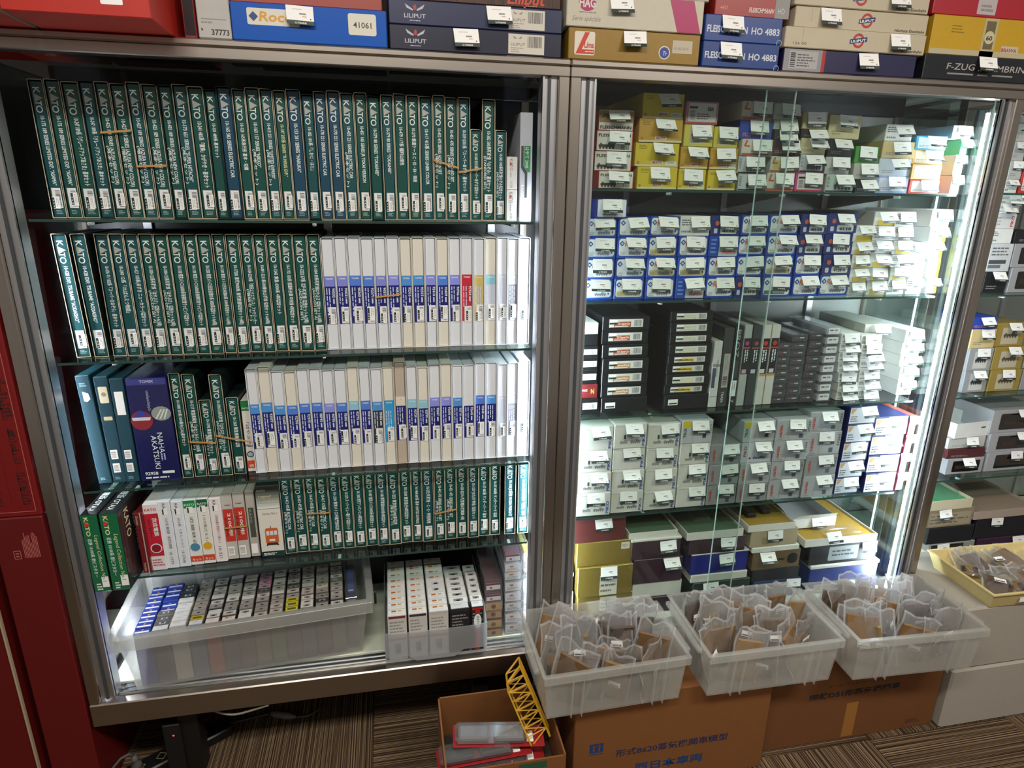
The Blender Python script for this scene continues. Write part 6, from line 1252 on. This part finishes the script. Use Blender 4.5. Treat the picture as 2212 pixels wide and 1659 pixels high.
def d_gn(g, w, h):
    g.rect(.001, .001, w*.28, h-.001, E1, mat('#8d8c90', .4)); g.rect(w*.28, .001, w*.305, h-.001, E1, mat('#a82a2a', .4)); g.rect(w*.04, h*.12, w*.25, h*.9, E2, mat('#a8a6a6', .45)); g.barcode(w*.05, h*.2, w*.085, h*.85, E2-.0003, BLK, 8, True); g.words(w*.1, h*.2, w*.23, h*.8, E2-.0003, mat('#4a4a4e', .5), 5, 3, .35)
topbox(1686, 1974, 168, ZB, ZB+.048, mat('#26244a', .35, coat=.2), d_gn, 'navy box with a grey label end under the cream emblem boxes', .004, .3, tagx=.62)
def d_lc(num, dx):
    def f(g, w, h):
        cx = w*.51+dx*w; g.ring(cx, h*.52, h*.24, h*.36, E1, mat('#b3342c', .4), 20); g.poly([(cx-w*.06, E2, h*.34), (cx+w*.06, E2, h*.50), (cx+w*.06, E2, h*.72), (cx-w*.06, E2, h*.56)], mat('#262c6a', .4)); g.text('LILIPUT', cx-w*.053, h*.40, h*.17, E2-.0003, LET, .0 if False else .12, w*.106, 'l', .03)
        g.text('Höchste Eisenbahn', w*.75, h*.10, h*.2, E1, mat('#3a3632', .45), 0, w*.23, 'l', .015, .15)
        if num: g.text(num, w*.06, h*.16, h*.18, E1, mat('#5a564e', .45), 0, w*.09)
        g.rect(w*.12, h*.3, w*.122, h*.95, E1, mat('#a8a08c', .5))
    return f
CRB = mat('#beb39a', .5, noise=.07, nscale=20)
topbox(1684, 1987, 168, ZB+.0488, ZB+.092, CRB, d_lc('126 00', 0), 'cream box with a red ring emblem, lowest of the ring emblem boxes', .0, .36, tagx=.80)
topbox(1700, 1984, 168, ZB+.0928, ZB+.136, CRB, d_lc('', .02), 'cream box with a red ring emblem, middle of the ring emblem boxes', .006, .3, tagx=.25)
topbox(1695, 1980, 168, ZB+.1368, ZB+.18, CRB, d_lc('', -.03), 'cream box with a red ring emblem, uppermost of the ring emblem boxes', .003, .3, tagx=.76)
def d_fzug(g, w, h): g.text('F-ZUG „GAMBRINUS“', w*.14, h*.42, h*.36, E1, mat('#b4b0a8', .4), 0, w*.60, 'l', .0, .12); g.words(w*.15, h*.22, w*.8, h*.29, E1, mat('#8d8a86', .4), 1, 8, .9)
topbox(1988, 2325, 180, ZB, ZB+.056, mat('#1c1e26', .3, noise=.1, nscale=30, coat=.3), d_fzug, 'black box with silver italic capitals under the yellow box', .002, .3, tagx=.385, kind=1)
def d_brw(g, w, h):
    g.rect(.001, .001, w-.001, h*.15, E1, mat('#b9b08c', .45)); g.rect(w*.32, .001, w*.41, h-.001, E1, mat('#b9ac7e', .45)); g.rect(w*.335, h*.2, w*.395, h*.92, E2, mat('#6a5f42', .45)); g.disc(w*.365, h*.5, h*.17, E2-.0003, mat('#c9bf96', .45)); g.text('60', w*.365, h*.43, h*.16, E2-.0005, BLK, 0, w*.04, 'c', .02)
    g.rect(w*.455, h*.12, w*.57, h*.31, E1-.0002, mat('#c2b8a4', .45)); g.text('BRAWA', w*.46, h*.16, h*.13, E2, mat('#a84a3c', .45), 0, w*.10, 'l', .03); g.words(w*.12, h*.55, w*.2, h*.78, E1, mat('#7a6418', .5), 3, 2, .3); g.words(w*.64, h*.3, w*.95, h*.9, E1, mat('#7a6418', .5), 6, 5, .3)
topbox(1992, 2320, 180, ZB+.0568, ZB+.142, mat('#c29a1e', .4, noise=.05), d_brw, 'yellow box with a round sixty badge over the black box', .01, .3)
def d_rs(g, w, h): g.rrect(w*.46, h*.1, w*.66, h*.9, E1, mat('#b9aeb0', .45), h*.05); g.words(w*.5, h*.2, w*.63, h*.5, E2, INKG, 2, 2)
topbox(1985, 2185, 180, ZB+.1428, ZB+.2, mat('#a8202e', .4), d_rs, 'crimson box with a grey sticker upon the yellow box', .012, .28)
topbox(2188, 2330, 180, ZB+.1428, ZB+.2, mat('#1f2128', .3, coat=.4), None, 'glossy black box beside the crimson box upon the yellow box', .014, .28)

# ================================================================== red boxes standing at the open end
RD = mat('#720808', .5, noise=.12, nscale=140); RD2 = mat('#5e0505', .55, noise=.15, nscale=160); INKD = mat('#3a0f0c', .6); INKL = mat('#b0605a', .6)
zs = .845
t = thing('train_set_box', 'tall red box with dark train sketches standing beside the open showcase', 'box', (-.305, -.002, zs+.0008), 0)
part(MB().box((0, 0, 0), (.300, .36, .66), RD, .003), 'carton', t)
g = MB(); q = random.Random(9); W_ = .300
for x0, z0, x1, z1 in ((.0, .012, .290, .0135), (.2885, .012, .290, .60)): g.rect(x0, z0, x1, z1, E1, INKL)
for c in range(3):
    xc = .275-.055*c; z = .03
    while z < .58:
        L = q.uniform(.05, .12); wv = q.uniform(.012, .022); n = 12
        g.rect(xc-wv*.5, z, xc-wv*.35, z+L, E1, INKD)
        for k in range(n):
            a = z+L*k/n; g.rect(xc-wv*.5+q.uniform(0, wv*.4), a, xc-wv*.1+q.uniform(0, wv*.7), a+L/n*q.uniform(.35, .95), E1, INKD)
        for k in range(4): g.disc(xc+wv*.45, z+L*(.12+.25*k), wv*.16, E2, INKD, n=8)
        z += L + q.uniform(.01, .03)
    if c < 2: g.rect(xc-.030, .04, xc-.0295, .56, E1, INKD)
part(g, 'sketch_print', t, kind='stuff')
xl = onY(45, 1400, -.002).x; xr_ = .0
t = thing('train_set_box', 'red box standing on the carpet below the sketched red box', 'box', (xl, -.004, .0005), 0)
w = -.006-xl; part(MB().box((0, 0, 0), (w, .36, zs), RD2, .003), 'carton', t)
g = MB(); px = onY(33, 1210, -.004).x-xl; pz = onY(40, 1207, -.004).z; 
for k in range(11): g.rect(px+.022+.003*k, pz, px+.0236+.003*k, pz+.050+q.uniform(-.012, .018), E1, INKL)
g.rrect(px, pz-.002, px+.015, pz+.020, E1, INKL, .002); g.rrect(px+.0015, pz-.0005, px+.0135, pz+.0185, E2, RD2, .0015); g.rect(px+.004, pz+.004, px+.011, pz+.007, E2*1.3, INKL); g.rect(px+.004, pz+.011, px+.011, pz+.014, E2*1.3, INKL); part(g, 'fine_print', t, kind='stuff')
xg = onY(33, 1400, -.01).x
t = thing('train_set_box', 'red box with a cream tray edge standing next to the lower red box', 'box', (xg-.30, -.02, .0005), 0)
part(MB().box((0, 0, 0), (.288, .36, .80), RD2, .003), 'carton', t); part(MB().box((.2885, -.004, .0), (.2925, .006, .80), mat('#a8967a', .6), .001), 'cream_edge', t)

# ================================================================== neighbouring showcase beyond the light strip
U1, U2, U3, U4 = 1.584, 1.270, .924, .616
Y3 = .27
showcase(2.412, 1.2, 'steel and glass showcase set back beyond the bright light strip', '#9a9a96', (U1, U2, U3, U4), (), ((0.036, 0.34, 1.6),), (0.35, 0.75, 1.05), 0.05, .18)
ST.update(dict(go=(mat('#a8924a', .35, .3), lambda g, w, h, s: (g.rect(w*.22, h*.1, w*.8, h*.8, E1, mat('#b4ab94', .45)), loco(g, w*.28, h*.35, w*.74, h*.6, E2, mat('#5a4a3a', .5))), 'gold picture box'),
 si=(mat('#a4a5a8', .35, .3), lambda g, w, h, s: (g.rect(w*.24, h*.1, w*.82, h*.85, E1, mat('#c2c0ba', .45)), loco(g, w*.3, h*.35, w*.76, h*.6, E2, mat('#3a3a3c', .5))), 'silver picture box'),
 bw=(mat('#a9a9ad', .35, .2), lambda g, w, h, s: (g.rrect(w*.16, h*.14, w*.9, h*.84, E1, mat('#141210', .15, coat=.8), h*.06), g.rect(w*.24, h*.34, w*.8, h*.54, E2, mat('#3a2c22', .3))), 'silver window box'),
 ps=(card('#cfcfcc'), lambda g, w, h, s: (g.text('PIKO', w*.9, h*.14, w*.16, E1, mat('#b9383a', .4), PI/2, h*.7, 'l', .03), g.words(w*.1, h*.2, w*.5, h*.8, E1, INKG, 3, s, .3)), 'white red-lettered box'),
 lo=(card('#c6c8ca'), lambda g, w, h, s: (g.words(w*.1, h*.55, w*.9, h*.9, E1, mat('#5a5c60', .5), 3, s, .4), g.rect(w*.05, h*.28, w*.8, h*.42, E1, mat('#4a4d52', .5)), g.rect(w*.05, h*.12, w*.6, h*.24, E1, mat('#6a6d72', .5))), 'white print-covered box')))
NS = 'set-back case'; D3 = dict(ref='the light', d=.25)
column(1, 'top shelf, ' + NS, U1, Y3, 2168, 2196, [414, 384, 344, 302, 262, 228], ['wh', 'gw', 'gw', 'gw', 'gw'], offs={k: (6*k, 7*k) for k in range(6)}, **D3)
column(2, 'top shelf, ' + NS, U1, Y3, 2200, 2245, [414, 366, 322, 280, 240], ['rd', 'dr', 'gw', 'gw'], offs={k: (6*k, 7*k) for k in range(6)}, **D3)
column(1, 'second shelf, ' + NS, U2, Y3, 2119, 2168, [632, 586, 526, 494, 460, 440, 420], ['bk', 'lo', 'wh', 'ps', 'wh', 'wh'], offs={k: (7*k, 8*k) for k in range(7)}, tags=(0, 4, 5), **D3)
column(2, 'second shelf, ' + NS, U2, Y3, 2172, 2260, [632, 578, 527, 500], ['bw', 'bw', 'bk'], offs={k: (8*k, 8*k) for k in range(5)}, tags=(), **D3)
column(1, 'third shelf, ' + NS, U3, Y3, 2076, 2127, [852, 805, 757, 716, 690], ['si', 'si', 'tn', 'bl'], offs={k: (7*k, 8*k) for k in range(5)}, **D3)
column(2, 'third shelf, ' + NS, U3, Y3, 2130, 2196, [852, 806, 757, 706], ['go', 'go', 'go'], offs={k: (7*k, 6*k) for k in range(5)}, **D3)
column(3, 'third shelf, ' + NS, U3, Y3, 2199, 2260, [850, 804, 757], ['si', 'si'], offs={k: (7*k, 6*k) for k in range(5)}, tags=(), **D3)
column(1, 'fourth shelf, ' + NS, U4, Y3, 2038, 2116, [1028, 995, 975, 952], ['bw', 'dr', 'gw'], offs={k: (4*k, 5*k) for k in range(5)}, tags=(0, 2), **D3)
column(2, 'fourth shelf, ' + NS, U4, Y3, 2122, 2230, [1024, 984, 944, 896], ['bw', 'bw', 'bw'], offs={k: (6*k, 6*k) for k in range(5)}, **D3)
zz = U4 + onY(2080, 952, Y3).z - onY(2080, 1028, Y3).z
a = onY(2058, 950, Y3).x; w = onY(2140, 945, Y3).x - a
t = thing('open_carton', 'open white carton tray with a bent flap in the set-back showcase', 'box', (a, Y3-.005, zz+.0018), .08); g = MB(); m = card('#d6d6d4'); hh = .055; dd_ = .16; tk = .0015
for lo, hi in (((0, 0, 0), (w, dd_, tk)), ((0, 0, tk), (tk, dd_, hh)), ((w-tk, 0, tk), (w, dd_, hh)), ((tk, 0, tk), (w-tk, tk, hh)), ((tk, dd_-tk, tk), (w-tk, dd_, hh))): g.box(lo, hi, m)
part(g, 'carton', t); part(MB().add([(0, .03, hh), (0, .09, hh), (-.004, .085, hh+.04), (-.004, .035, hh+.04)], [(0, 1, 2, 3)], m), 'flap', t); g = MB(); g.disc(w*.78, hh*.6, .012, E1, mat('#4a4a4c', .5), .003); part(g, 'printed_label', t)
# deck of the set-back showcase
DZ = ZD + .0008
def d3(ul, ur, vs, specs, Y=Y3-.02):
    stack_deck(ul, ur, vs, specs, Y, .24, DZ)
d3(2000, 2096, [1206, 1172, 1138, 1100, 1080], [dict(body=card('#8d8f8a'), label='grey window box with a tag in the deck pile of the set-back showcase', tagx=.3, draw=lambda g, w, h: g.rect(w*.05, h*.2, w*.75, h*.85, E1, mat('#26221c', .2, coat=.6))), dict(body=DK, label='black box below the printed tan box, set-back showcase deck'), dict(body=card('#8a7e66'), label='printed tan box on a blue base, set-back showcase deck', tagx=.35, draw=dl(.05, .1, .95, .8, '#a0937a')), dict(body=card('#c9c0a4'), lidc=card('#c9c0a4'), foam=mat('#3f9a68', .9), label='cream tray with mint green foam, set-back showcase deck', inside=((.4, .4, .6, .6, FILM),))])
d3(2104, 2240, [1196, 1158, 1116, 1100], [dict(body=mat('#3a1f38', .4), label='purple box beside the cream tray pile, set-back showcase deck', tagx=.6), dict(body=DK, label='black box with two tags beside the cream tray pile', tagx=.3), dict(body=card('#a8988a'), lidc=card('#a8988a'), foam=mat('#8a7a6a', .9), label='beige tray holding bubble wrap, set-back showcase deck')])
bwp = MB(); nx, ny = 14, 10; vs = []; fs = []
pc = onZ(2150, 1085, .585)
for j in range(ny+1):
    for i in range(nx+1):
        u = i/nx-.5; v = j/ny; vs.append((u*.17, v*.14, .055*math.sin(PI*v)*(1-u*u*2) + .006*math.sin(9*u+5*v) + .003*math.sin(23*u)*math.sin(19*v)))
for j in range(ny):
    for i in range(nx): a = j*(nx+1)+i; fs.append((a, a+1, a+nx+2, a+nx+1))
t = thing('bubble_wrap', 'crumpled sheet of clear bubble wrap in the beige tray', 'bubble wrap', (pc.x+.02, Y3+.0, DZ + onY(2172, 1100, Y3-.02).z - onY(2172, 1196, Y3-.02).z + .002), .3)
part(bwp.add(vs, fs, FILM), 'film', t, smooth=True)
